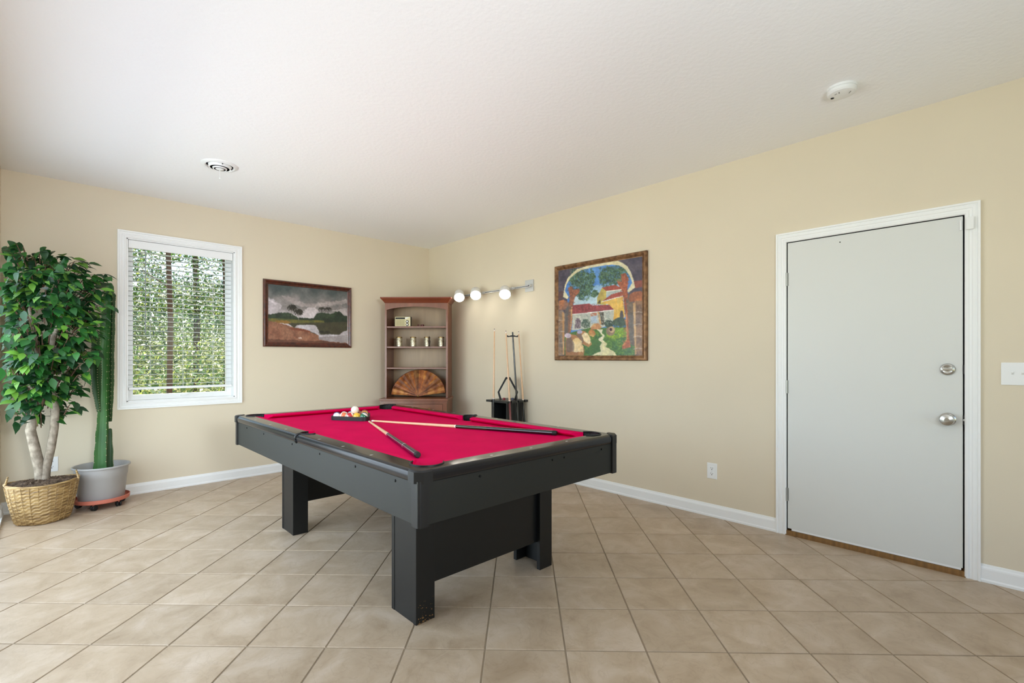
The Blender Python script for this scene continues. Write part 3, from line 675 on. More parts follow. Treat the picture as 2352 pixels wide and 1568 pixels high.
def ball(p, z, num, striped, ax=(0, 0, 1), label='', name='billiard_ball'):
    me = bpy.data.meshes.new(name); bm = bmesh.new(); bmesh.ops.create_uvsphere(bm, u_segments=28, v_segments=18, radius=BR); bm.to_mesh(me); bm.free()
    me.polygons.foreach_set('use_smooth', [True]*len(me.polygons)); col = (240, 232, 216) if num == 0 else COLS[num]
    me.materials.append(ball_mat(col, striped, Vector(ax).normalized())); o = bpy.data.objects.new(name, me); COL.objects.link(o); o.location = (p.x, p.y, z)
    return setprops(o, label, 'ball', None if num == 0 else 'racked billiard balls')
tocam = Vector((-.42, -.86, .25))
spec = [((0, 0), 2, True, (.5, .86, 0), 'blue striped ball turned white side out, left end of the front row of balls'),
        ((0, 1), 5, True, (.6, -.5, -.25), 'peach orange striped ball, second from the left in the front row of the rack'),
        ((0, 2), 3, True, (.75, -.3, .35), 'red and white striped ball in the middle of the front row of the rack'),
        ((0, 3), 1, False, None, 'solid yellow ball in the front row of the rack, under the white cue ball'),
        ((0, 4), 6, True, (.35, -.1, .55), 'green and white striped ball at the right end of the front row in the rack'),
        ((1, 0), 7, True, (.3, .1, .8), 'maroon striped ball in the second row, behind the peach orange ball'),
        ((1, 1), 4, True, (.2, .3, .75), 'purple and white striped ball in the second row, behind the red striped ball'),
        ((1, 2), 8, False, None, 'black ball in the second row, behind the yellow ball and under the cue ball'),
        ((1, 3), 4, False, None, 'dark purple ball in the second row, behind the green striped ball'),
        ((2, 0), 2, False, None, 'solid blue ball in the third row of the rack, on the left'),
        ((2, 1), 3, False, None, 'solid red ball in the middle of the third row of the rack'),
        ((2, 2), 1, True, (.2, .9, .2), 'yellow striped ball in the third row of the rack, on the right'),
        ((3, 0), 6, False, None, 'solid green ball in the fourth row of the rack'),
        ((3, 1), 5, False, None, 'solid orange ball in the fourth row of the rack'),
        ((4, 0), 7, False, None, 'solid maroon ball at the far tip of the rack')]
bd = {(r, c): p for r, c, p in balls}
# row order: c=0 should be the left (far) end as seen from the camera
for key, num, st, ax, lab in spec: ball(bd[key], CL+BR+.0006, num, st, ax or (0, 0, 1), lab)
pcue = (bd[(0, 3)]+bd[(0, 2)]+bd[(1, 2)])/3
pcue = (bd[(0, 3)]+bd[(0, 4)]+bd[(1, 3)])/3 if False else pcue
ball(pcue, CL+BR+BR*1.633+.001, 0, False, label='white cue ball resting on top of the racked balls', name='cue_ball')

# ------------------------------------------------------------ cues
def cue(name, tip, butt, label, joint=0.5, butt_m='cue_black', fore_m=None, r0=0.0064, r1=0.0148, group=None, shaft=True):
    tip, butt = Vector(tip), Vector(butt); t = thing(name, label, 'cue', tuple(butt), 0, group)
    P = lambda f: tip + (butt-tip)*f; R = lambda f: r0+(r1-r0)*f
    MB().tube([P(0), P(.004)], R(0)*.96, 12).build('cue_tip', M['tip'], t, smooth=True)
    MB().tube([P(.004), P(.018)], R(0.004), 12).build('ferrule', M['ferrule'], t, smooth=True)
    MB().tube([P(.018), P(joint)], [R(.018), R(joint)], 14).build('shaft', M['maple'] if shaft else M['cue_black'], t, smooth=True)
    MB().tube([P(joint), P(joint+.006)], R(joint)*1.03, 14).build('joint_ring', M['ferrule'], t, smooth=True)
    f2 = joint+.006
    if fore_m:
        MB().tube([P(f2), P(joint+.17)], [R(f2), R(joint+.17)], 14).build('forearm', M[fore_m], t, smooth=True); f2 = joint+.17
    MB().tube([P(f2), P(.982)], [R(f2), R(.982)], 14).build('butt', M[butt_m], t, smooth=True)
    MB().tube([P(.80), P(.803)], R(.8)*1.02, 14).build('ring', M['cue_green'] if butt_m == 'cue_black' else M['silver'], t, smooth=True)
    MB().tube([P(.982), P(.996), P(1)], [R(1), R(1), R(1)*.8], 14).build('bumper', M['rubber'], t, smooth=True)
    return t
cue('cue_stick', (-2.050, -2.290, CL+.0070), (-1.547, -3.645, CL+.0152), 'two piece cue lying across the red cloth, black butt with green forearm at the right', 0.50, 'cue_black', 'cue_green')
cue('cue_stick', (-2.080, -2.312, CL+.0070), (-2.5135, -3.630, CL+.0152), 'dark violet cue lying lengthwise on the red cloth, butt beside the nearest corner pocket', 0.485, 'cue_violet', None)

# ------------------------------------------------------------ hutch across the corner
hc = (-0.80*k2, -0.80*k2, 0)
HM = Matrix.Translation(hc) @ Matrix.Rotation(-PI/4, 4, 'Z')   # local x: right, local y: into the corner; y=0 is the upper front
hut = thing('hutch', 'reddish cherry wood hutch with open shelves standing across the room corner', 'hutch', hc, -PI/4)
def hb(mb, name, m, parent=hut, smooth=False): return mb.build(name, m, parent, smooth, world=HM)
uw, ud = 0.380, 0.34
hb(MB().box((-uw, 0, .765), (-uw+.020, ud, 1.913)), 'side_panel', M['cherry'])
hb(MB().box((uw-.020, 0, .765), (uw, ud, 1.913)), 'side_panel', M['cherry'])
hb(MB().box((-uw+.02, ud-.012, .765), (uw-.02, ud, 1.913)), 'back_panel', M['cherry_back'])
hb(MB().box((-uw+.02, 0.005, 1.895), (uw-.02, ud-.012, 1.913)), 'top_panel', M['cherry'])
for z in (1.626, 1.382, 1.128):
    hb(MB().bbox((-uw+.02, 0.006, z-.018), (uw-.02, ud-.012, z), .003), 'shelf', M['cherry'])
# arched valance
n = 20; va = [(-uw+.02, 1.913)] + [(-uw+.02+(2*uw-.04)*i/n, 1.824+.040*(1-(2*i/n-1)**2)**.8) for i in range(n+1)] + [(uw-.02, 1.913)]
hb(MB().prism(va, 0.002, 0.020, lambda x, z, y: (x, y, z)), 'valance', M['cherry'])
# crown moulding
def crown(mb, prof, x0, x1, yb):
    rings = []
    for d, z in prof: rings.append([(x0-d, yb, z), (x0-d, -d, z), (x1+d, -d, z), (x1+d, yb, z)])
    for a, b in zip(rings[:-1], rings[1:]):
        mb.add(a+b, [(i, i+1, 4+i+1, 4+i) for i in range(3)])
    mb.add(rings[-1], [(0, 1, 2, 3)]); mb.add(rings[0], [(3, 2, 1, 0)]); mb.add([r[0] for r in rings]+[r[3] for r in rings], [tuple(range(len(rings)))+tuple(range(2*len(rings)-1, len(rings)-1, -1))])
mb = MB(); crown(mb, [(0, 1.906), (.006, 1.910), (.010, 1.918), (.026, 1.938), (.042, 1.956), (.046, 1.962), (.046, 1.974)], -uw, uw, ud-.05); hb(mb, 'crown_moulding', M['cherry_dark'], smooth=True)
# base cabinet
bw, bf, bb = 0.392, -0.150, 0.30
hb(MB().bbox((-bw-.014, bf-.018, .738), (bw+.014, bb+.01, .765), .006), 'countertop', M['cherry'])
hb(MB().box((-bw-.006, bf-.008, .722), (bw+.006, bb, .738)), 'cove_moulding', M['cherry'])
cab = hb(MB().box((-bw, bf, .08), (-bw+.02, bb, .722)).box((bw-.02, bf, .08), (bw, bb, .722)).box((-bw+.02, bb-.012, .08), (bw-.02, bb, .722)).box((-bw+.02, bf+.02, .08), (bw-.02, bb-.012, .10))
         .box((-bw+.02, bf, .10), (-bw+.046, bf+.02, .722)).box((bw-.046, bf, .10), (bw-.02, bf+.02, .722)).box((-bw+.046, bf, .703), (bw-.046, bf+.02, .722)).box((-bw+.02, bf, .49), (bw-.02, bf+.02, .515)).box((-bw+.02, bf, .08), (bw-.02, bf+.02, .11)).box((-.015, bf, .11), (.015, bf+.02, .49)), 'cabinet_case', M['cherry'])
hb(MB().box((-bw-.006, bf-.008, 0), (bw+.006, bb, .08)), 'plinth', M['cherry'])
dr = hb(MB().bbox((-bw+.048, bf-.004, .521), (bw-.048, bf+.016, .700), .005), 'drawer', M['cherry'])
for x in (-.19, .19):
    hb(MB().lathe([(.006, 0), (.006, .012), (.016, .018), (.017, .024), (.012, .030), (.0001, .031)], (x, bf-.004, .640), (0, -1, 0), 14), 'knob', M['brass'], dr, True)
hb(MB().lathe([(.008, 0), (.007, .003), (.0001, .003)], (-.012, bf-.004, .676), (0, -1, 0), 12), 'keyhole', M['lens_amber'], dr, True)
for x0, x1, kx in ((-bw+.049, -.018, -.05), (.018, bw-.049, .05)):
    d = hb(MB().bbox((x0, bf-.004, .114), (x1, bf+.016, .486), .004), 'door', M['cherry'])
    hb(MB().lathe([(.006, 0), (.006, .012), (.016, .018), (.017, .024), (.012, .030), (.0001, .031)], (kx, bf-.004, .33), (0, -1, 0), 14), 'knob', M['brass'], d, True)

def on_hutch(x, y, z): return tuple(HM @ Vector((x, y, z)))
# vintage radio
p = on_hutch(-.17, .055, 1.626); rd = thing('radio', 'small vintage radio with two dials on the top shelf of the hutch', 'radio', p, -PI/4)
RM = Matrix.Translation(p) @ Matrix.Rotation(-PI/4, 4, 'Z')
rb = lambda mb, nm, m, par=rd, s=False: mb.build(nm, m, par, s, world=RM)
cream = mat('cream_plastic', (206, 196, 150), 0.4); dkbr = mat('dark_radio_case', (40, 24, 18), 0.4)
rb(MB().bbox((-.095, -.030, 0), (.095, .035, .118), .004), 'case', dkbr)
rb(MB().box((-.093, -.0345, .003), (.093, -.0305, .115)), 'faceplate', cream)
rb(MB().box((-.088, -.036, .088), (.028, -.0348, .108)), 'tuning_window', M['dark_slot'])
gr = MB()
for i in range(13): gr.box((-.086+.0088*i, -.0362, .008), (-.086+.0088*i+.0034, -.0348, .080))
rb(gr, 'speaker_slats', mat('olive_slats', (128, 116, 70), 0.5))
rb(MB().add([(.032, -.0352, .110), (.088, -.0352, .110), (.032, -.0352, .086), (.032, -.0358, .110), (.088, -.0358, .110), (.032, -.0358, .086)], [(0, 1, 2), (5, 4, 3), (0, 3, 4, 1), (1, 4, 5, 2), (2, 5, 3, 0)]), 'badge_panel', M['pearl'])
for z in (.058, .022):
    k = rb(MB().lathe([(.018, 0), (.018, .004), (.0001, .004)], (.056, -.0345, z), (0, -1, 0), 18), 'dial', dkbr, rd, True)
    rb(MB().lathe([(.010, .004), (.009, .012), (.0001, .013)], (.056, -.0345, z), (0, -1, 0), 14), 'dial_knob', M['pearl'], k, True)
# two trinkets
for x, w2, h2, lab in ((.005, .012, .030, 'narrow dark red wooden trinket beside the radio on the top hutch shelf'), (.055, .022, .027, 'wider dark red wooden trinket, farther from the radio on the top hutch shelf')):
    p = on_hutch(x, .09, 1.626)
    MB().lathe([(w2*.9, 0), (w2, .004), (w2, h2*.7), (w2*.85, h2*.8), (w2*.9, h2), (w2*.3, h2)], p, n=14).build('wooden_trinket', M['trinket'], None, True, label=lab, cat='trinket')
# candle holders
jl = ['mirrored mosaic candle cup at the left end of the second hutch shelf', 'mirrored mosaic candle cup on the second hutch shelf, second from the left', 'mirrored mosaic candle cup on the second hutch shelf with a dark figurine in front', 'mirrored mosaic candle cup at the right end of the second hutch shelf']
for x, lab in zip((-.232, -.060, .112, .285), jl):
    p = on_hutch(x, .10, 1.382); t = thing('candle_cup', lab, 'candle holder', p, 0, 'mosaic candle cups on the hutch')
    MB().lathe([(.030, 0), (.035, .004), (.0355, .112), (.034, .117), (.032, .117), (.032, .012), (.0001, .012)], p, n=20).build('cup', M['mosaic'], t, True)
    MB().lathe([(.0365, .108), (.0375, .113), (.0365, .1185)], p, n=20).build('rim', M['brass'], t, True)
p = on_hutch(.150, .040, 1.382)
MB().lathe([(.013, 0), (.012, .006), (.005, .012), (.010, .040), (.012, .065), (.006, .085), (.010, .098), (.008, .110), (.003, .122), (.0001, .130)], p, n=12).build('figurine', M['figurine'], None, True, label='slim dark figurine in front of the third candle cup on the hutch', cat='figurine')
# folding fan
p = on_hutch(.006, .075, .765); fan = thing('folding_fan', 'open brown wooden folding fan standing on the hutch counter', 'fan', p, -PI/4)
tilt = math.radians(17)
FM = Matrix.Translation(p) @ Matrix.Rotation(-PI/4, 4, 'Z') @ Matrix.Rotation(-tilt, 4, 'X')
NB = 26; FR = 0.328; piv = Vector((0, 0, 0.014))
for i in range(NB):
    a = math.radians(177 - 170.0*(i+.5)/NB); da = math.radians(170.0/NB*.5)
    y0 = -.004
    pts = []
    for (rr, w_) in ((.012, .007), (.10, .0075)): pts.append((rr, w_))
    pl = [(.0, -.007), (.095, -.0062)] + [(.10, -.10*math.tan(da)), (FR*math.cos(da), -FR*math.sin(da)), (FR*1.012, 0), (FR*math.cos(da), FR*math.sin(da)), (.10, .10*math.tan(da)), (.095, .0062), (.0, .007)]
    ca, sa = math.cos(a), math.sin(a)
    tw = .42 if i % 2 else -.42
    mb = MB(); nn = len(pl)
    tri_ = [(piv.x + u*ca - v*sa, y0 + v*tw*(1 if u > .05 else 0), piv.z + u*sa + v*ca) for u, v in pl]
    mb.add(tri_ + [(x, y + .0011, z) for x, y, z in tri_], [tuple(range(nn))[::-1], tuple(range(nn, 2*nn))] + [(q, (q+1) % nn, nn+(q+1) % nn, nn+q) for q in range(nn)])
    mb.build('fan_blade', M['fan'], fan, world=FM)
mb = MB().tube([(piv.x+(FR+.004)*math.cos(math.radians(6+171*i/40)), -.003, piv.z+(FR+.004)*math.sin(math.radians(6+171*i/40))) for i in range(41)], 0.0035, 6); mb.build('fan_edge', M['cherry_dark'], fan, world=FM)
MB().lathe([(.010, 0), (.010, .012), (.006, .016), (.0001, .017)], (piv.x, -.0, piv.z), (0, -1, 0), 14).build('pivot', M['brass'], fan, True, world=FM)

# ------------------------------------------------------------ cue stand by the right wall
sx0, sx1, sy0, sy1, sz = -.318, -.006, -1.900, -1.566, .790
cr = thing('cue_stand', 'black square floor stand for cues by the right wall', 'cue stand', ((sx0+sx1)/2, (sy0+sy1)/2, 0))
pl = [(sx0, sy1), (sx0, -1.668+.016)] + [(sx0+.034-.016*(1-math.cos(math.radians(q)))-.0, -1.668+.016*math.cos(math.radians(q))) if False else (sx0+.020+.016*math.sin(math.radians(q)), -1.668+.016*math.cos(math.radians(q))) for q in range(0, 181, 30)] + [(sx0, -1.668-.016), (sx0, sy0)]
for x in (-.264, -.156, -.064): pl += [(x-.016, sy0)] + [(x-.016*math.cos(math.radians(q)), sy0+.020+.016*math.sin(math.radians(q))) for q in range(0, 181, 30)] + [(x+.016, sy0)]
pl += [(sx1, sy0), (sx1, sy1)]
fill_prism(pl, sz-.022, sz).build('top_plate', M['black_paint'], cr)
MB().bbox((sx0-.03, sy0-.03, .0), (sx1, sy1, .05), .004).build('base_plate', M['black_paint'], cr)
ix0, ix1, iy0, iy1 = sx0+.042, sx1-.042, sy0+.042, sy1-.042
MB().box((ix0, iy0, .05), (ix1, iy0+.016, sz-.022)).build('side_panel', M['black_paint'], cr)
MB().box((ix0, iy1-.016, .05), (ix1, iy1, sz-.022)).build('side_panel', M['black_paint'], cr)
MB().box((ix1-.016, iy0+.016, .05), (ix1, iy1-.016, sz-.022)).build('back_panel', M['black_paint'], cr)
MB().box((ix0, iy0+.016, .30), (ix1-.016, iy1-.016, .315)).build('inner_shelf', M['black_paint'], cr)
def notch_cue(tip, plate, lab, mats, ln=1.46, nm='cue_stick'):
    tip, pl = Vector(tip), Vector(plate); d = (pl-tip).normalized(); f = (tip.z-.062)/(-d.z); return cue(nm, tip, tip+d*f, lab, .5, mats, None)
cy = sy0+.019
notch_cue((-.262, -1.640, 1.560), (sx0+.019, -1.668, sz), 'maple cue standing alone at the left side of the black cue stand', 'cue_black')
notch_cue((-.262, -1.822, 1.530), (-.264, cy-.0, sz), 'maple cue with dark red butt at the front corner of the cue stand', 'cue_red')
notch_cue((-.092, -1.842, 1.530), (-.064, cy, sz), 'maple cue at the right end of the black cue stand, behind the bridge stick', 'cue_black')
# bridge stick
bt, bp_ = Vector((-.178, -1.838, 1.520)), Vector((-.156, cy, sz)); d = (bp_-bt).normalized(); bbm = bt + d*((bt.z-.062)/(-d.z))
br = thing('bridge_stick', 'black bridge stick with a notched cross head in the cue stand', 'cue', tuple(bbm))
MB().tube([bt, bbm], [.0085, .0125], 12).build('stick', M['cue_black'], br, True)
hd = [(-.062, .006), (-.055, .012), (-.045, .004), (-.03, .004), (-.022, .010), (-.012, .010), (0, .014), (.012, .010), (.022, .010), (.03, .004), (.045, .004), (.055, .012), (.062, .006), (.055, -.010), (.02, -.006), (-.02, -.006), (-.055, -.010)]
hx = Vector((1, -1, 0)).normalized()
MB().prism(hd, -.005, .005, lambda u, v, w_: tuple(bt + Vector((0, 0, -.045)) + hx*u + Vector((0, 0, v)) + Vector((k2, k2, 0))*(w_-.012))).build('bridge_head', M['casting'], br)
# spare triangle standing up on the stand
tc_ = Vector((-.150, -1.735, sz))
outer = []; 
def tri_up(off):
    V = [Vector((-.118, .075)), Vector((0, .285)), Vector((.118, .075)), Vector((.085, .0)), Vector((-.085, 0.0))]
    return V
To = [(-.090, 0), (-.112, .082), (-.024, .244), (.024, .244), (.112, .082), (.090, 0)]
Ti = [(-.068, 0), (-.092, .080), (-.014, .222), (.014, .222), (.092, .080), (.068, 0)]
pl = To + Ti[::-1]
dirx = Vector((k2, -k2, 0)); diry = Vector((k2, k2, 0))
mb = MB()
for i in range(5):
    q = [To[i], To[i+1], Ti[i+1], Ti[i]]
    mb.prism(q, -.018, .018, lambda u, v, w_: tuple(tc_ + dirx*u + diry*w_ + Vector((0, 0, v+.001))))
mb.build('spare_rack', M['casting'], None, label='spare black ball rack standing upright on the cue stand', cat='ball rack')
for (u, v), m, lab in (((-.040, -.055), 'chalk_red', 'small red chalk cube on the cue stand'), ((.052, -.055), 'chalk_grey', 'small blue grey chalk cube on the cue stand')):
    q = tc_ + dirx*u + diry*v; mb = MB().bbox((q.x-.011, q.y-.011, sz+.0005), (q.x+.011, q.y+.011, sz+.023), .002)
    mb.build('chalk_cube', M[m], None, label=lab, cat='chalk', group='chalk cubes on the cue stand')

# ------------------------------------------------------------ wall light with three heads
tl = thing('wall_light', 'silver wall mounted bar light with three lit spot heads above the cue stand', 'light', (0, -1.92, 2.02))
MB().bbox((-.014, -1.985, 1.962), (0, -1.862, 2.088), .003).build('wall_plate', M['silver'], tl)
mb = MB().bbox((-.052, -1.975, 2.008), (-.012, -1.945, 2.034), .003); mb.build('mounting_block', M['silver'], tl)
for y0, y1 in ((-1.965, -1.70), (-1.685, -1.20), (-1.185, -.66)):
    bar = MB().bbox((-.052, y0, 2.004), (-.030, y1, 2.026), .003).build('bar', M['silver'], tl)
    MB().box((-.0535, y0+.02, 2.011), (-.0515, y1-.04, 2.016)).build('slot', M['dark_slot'], bar)
    MB().lathe([(.014, 0), (.014, .03)], (-.041, y1+.006, 2.000), (0, 0, 1), 12).build('joint', M['silver'], bar, True)
camv = Vector((-3.7496, -5.5493, 1.2422))
for fc in ((-.165, -.890, 1.977), (-.165, -1.203, 1.974), (-.165, -1.704, 1.938)):
    fc = Vector(fc); ax = (camv-fc).normalized(); ax = Vector((ax.x, ax.y, -.78)).normalized()
    hd_ = MB().lathe([(.018, -.120), (.040, -.117), (.056, -.098), (.062, -.045), (.0635, 0), (.060, 0), (.058, -.012), (.052, -.07), (.0001, -.085)], fc, ax, 26).build('lamp_head', M['lampcup'], tl, True)
    MB().lathe([(.0575, -.012), (.054, .001), (.042, .010), (.022, .015), (.0001, .0165)], fc, ax, 26).build('bulb', M['bulb'], hd_, True)
    bk = fc - ax*.112
    MB().tube([bk, bk*.5+Vector((-.041, bk.y, 2.006))*.5, (-.041, bk.y, 2.006)], .006, 8).build('arm', M['silver'], hd_, True)

# ------------------------------------------------------------ outlets, switch, vent, detector
def outlet(o3, uax, nrm_, label):
    """o3 centre on the wall; uax horizontal axis; nrm_ pointing into the room"""
    u, n_ = Vector(uax), Vector(nrm_); c = Vector(o3); t = thing('outlet', label, 'outlet', tuple(c-Vector((0, 0, .06))))
    Q = lambda a, h, d: c + u*a + Vector((0, 0, h)) + n_*d
    def bx_(mb, a0, a1, h0, h1, d0, d1): mb.add([Q(a, h, d) for d in (d0, d1) for a, h in ((a0, h0), (a1, h0), (a1, h1), (a0, h1))], [(0, 3, 2, 1), (4, 5, 6, 7), (0, 1, 5, 4), (1, 2, 6, 5), (2, 3, 7, 6), (3, 0, 4, 7)]); return mb
    bx_(bx_(MB(), -.039, .039, -.061, .061, 0, .004), -.036, .036, -.058, .058, .004, .006).build('cover_plate', M['plastic_white'], t)
    for s in (1, -1):
        r = bx_(MB(), -.017, .017, s*.021-.014, s*.021+.014, .006, .008).build('receptacle', M['plastic_white'], t)
        mb = MB(); bx_(mb, -.0085, -.0060, s*.021-.001, s*.021+.008, .008, .0086); bx_(mb, .0060, .0085, s*.021-.001, s*.021+.007, .008, .0086); bx_(mb, -.003, .003, s*.021-.011, s*.021-.005, .008, .0086)
        mb.build('slot', M['dark_slot'], r)
    bx_(MB(), -.002, .002, -.002, .002, .006, .0075).build('screw', M['hinge'], t)
outlet((0, -3.914, .357), (0, -1, 0), (-1, 0, 0), 'white wall outlet between the pool table and the door')
outlet((-3.741, 0, .357), (1, 0, 0), (0, -1, 0), 'white wall outlet behind the potted ficus and its basket')
sw = thing('light_switch', 'white switch plate with toggles on the wall right of the door', 'switch', (0, -5.586, 1.095))
mb = MB().bbox((0, -5.668, 1.096), (-.0065, -5.504, 1.218), .003).build('cover_plate', M['plastic_white'], sw)
for y in (-5.548, -5.586, -5.624):
    t_ = MB().box((-.006, y-.005, 1.144), (-.0075, y+.005, 1.170)).build('toggle_slot', M['plastic_white'], sw)
    MB().add([(-.007, y-.004, 1.152), (-.007, y+.004, 1.152), (-.007, y+.004, 1.164), (-.007, y-.004, 1.164), (-.017, y-.003, 1.163), (-.017, y+.003, 1.163), (-.016, y+.003, 1.170), (-.016, y-.003, 1.170)],
             [(0, 1, 5, 4), (1, 2, 6, 5), (2, 3, 7, 6), (3, 0, 4, 7), (4, 5, 6, 7), (0, 3, 2, 1)]).build('toggle', M['plastic_white'], t_)
vc = (-2.800, -1.283, H)
vt = thing('ceiling_vent', 'round white ceiling air vent with concentric rings near the window wall', 'vent', (vc[0], vc[1], H-.05))
dn = (0, 0, -1)
MB().lathe([(.126, 0), (.126, .003), (.118, .010), (.100, .014), (.094, .010), (.090, .002), (.090, 0)], vc, dn, 40).build('flange', M['plastic_white'], vt, True)
MB().lathe([(.092, .0008), (.0001, .0008)], vc, dn, 32).build('duct_opening', M['dark_slot'], vt)
for r0, r1, z0, z1 in ((.072, .082, .022, .006), (.046, .056, .030, .012)):
    MB().lathe([(r0-.006, z0+.002), (r0, z0+.004), (r1, z1), (r1-.004, z1-.002), (r0-.006, z0+.002)], vc, dn, 36).build('cone_ring', M['plastic_white'], vt, True)
MB().lathe([(.030, .022), (.030, .032), (.020, .037), (.0001, .038)], vc, dn, 24).build('centre_disc', M['plastic_white'], vt, True)
mb = MB()
for a in (0, 90, 180, 270): mb.box((vc[0]-.086 if a % 180 == 0 else vc[0]-.002, vc[1]-.002 if a % 180 == 0 else vc[1]-.086, H-.016), (vc[0]+.086 if a % 180 == 0 else vc[0]+.002, vc[1]+.002 if a % 180 == 0 else vc[1]+.086, H-.008))
mb.build('spoke', M['plastic_white'], vt)
MB().tube([(vc[0], vc[1], H-.036), (vc[0]+.001, vc[1], H-.098)], .0022, 6).tube([(vc[0]+.001, vc[1], H-.098), (vc[0]+.001, vc[1], H-.108)], .006, 8).build('damper_stem', M['plastic_white'], vt)
sc = (-.585, -4.892, H)
sd = thing('smoke_detector', 'round white smoke detector on the ceiling above the door', 'detector', (sc[0], sc[1], H-.036))
MB().lathe([(.072, 0), (.072, .012), (.0705, .013)], sc, dn, 36).build('mounting_base', M['plastic_white'], sd, True)
MB().lathe([(.0665, .0125), (.070, .015), (.069, .028), (.062, .036), (.050, .0385), (.0001, .039)], sc, dn, 36).build('cover', M['plastic_white'], sd, True)
mb = MB()
MB().lathe([(.009, .036), (.008, .041), (.0001, .0415)], (sc[0]+.006, sc[1]+.046, H), dn, 14).build('test_button', M['dark_slot'], sd, True)
for (x, y, a, l_) in ((.0, -.038, .6, .024), (-.034, .005, .2, .018), (-.028, .022, 1.0, .014)):
    c_, s_ = math.cos(a), math.sin(a); mb.add([(sc[0]+x+c_*u-s_*v, sc[1]+y+s_*u+c_*v, H-.0396) for u, v in ((-l_/2, -.002), (l_/2, -.002), (l_/2, .002), (-l_/2, .002))], [(0, 1, 2, 3)])
mb.build('vent_slots', mat('grey_slot', (110, 110, 108), 0.6), sd)

# ------------------------------------------------------------ framed pictures (flat paint held as per-vertex colour)
def vnoise(X, Y, sc_, seed):
    r = np.random.default_rng(seed); G = r.random((256, 256)); x = np.abs(X*sc_)+3.3; y = np.abs(Y*sc_)+7.7
    xi, yi = x.astype(int), y.astype(int); fx, fy = x-xi, y-yi; fx = fx*fx*(3-2*fx); fy = fy*fy*(3-2*fy)
    g = lambda a, b: G[a % 256, b % 256]
    return (g(xi, yi)*(1-fx)+g(xi+1, yi)*fx)*(1-fy) + (g(xi, yi+1)*(1-fx)+g(xi+1, yi+1)*fx)*fy
def fbm(X, Y, sc_, seed): return sum(vnoise(X, Y, sc_*2**k, seed+k)*.5**(k+1) for k in range(4))/.9375
def pip(X, Y, poly):
    ins = np.zeros(X.shape, bool); n = len(poly)
    for i in range(n):
        (x1, y1), (x2, y2) = poly[i], poly[(i+1) % n]
        if y1 == y2: continue
        c = ((y1 > Y) != (y2 > Y)) & (X < (x2-x1)*(Y-y1)/(y2-y1)+x1); ins ^= c
    return ins
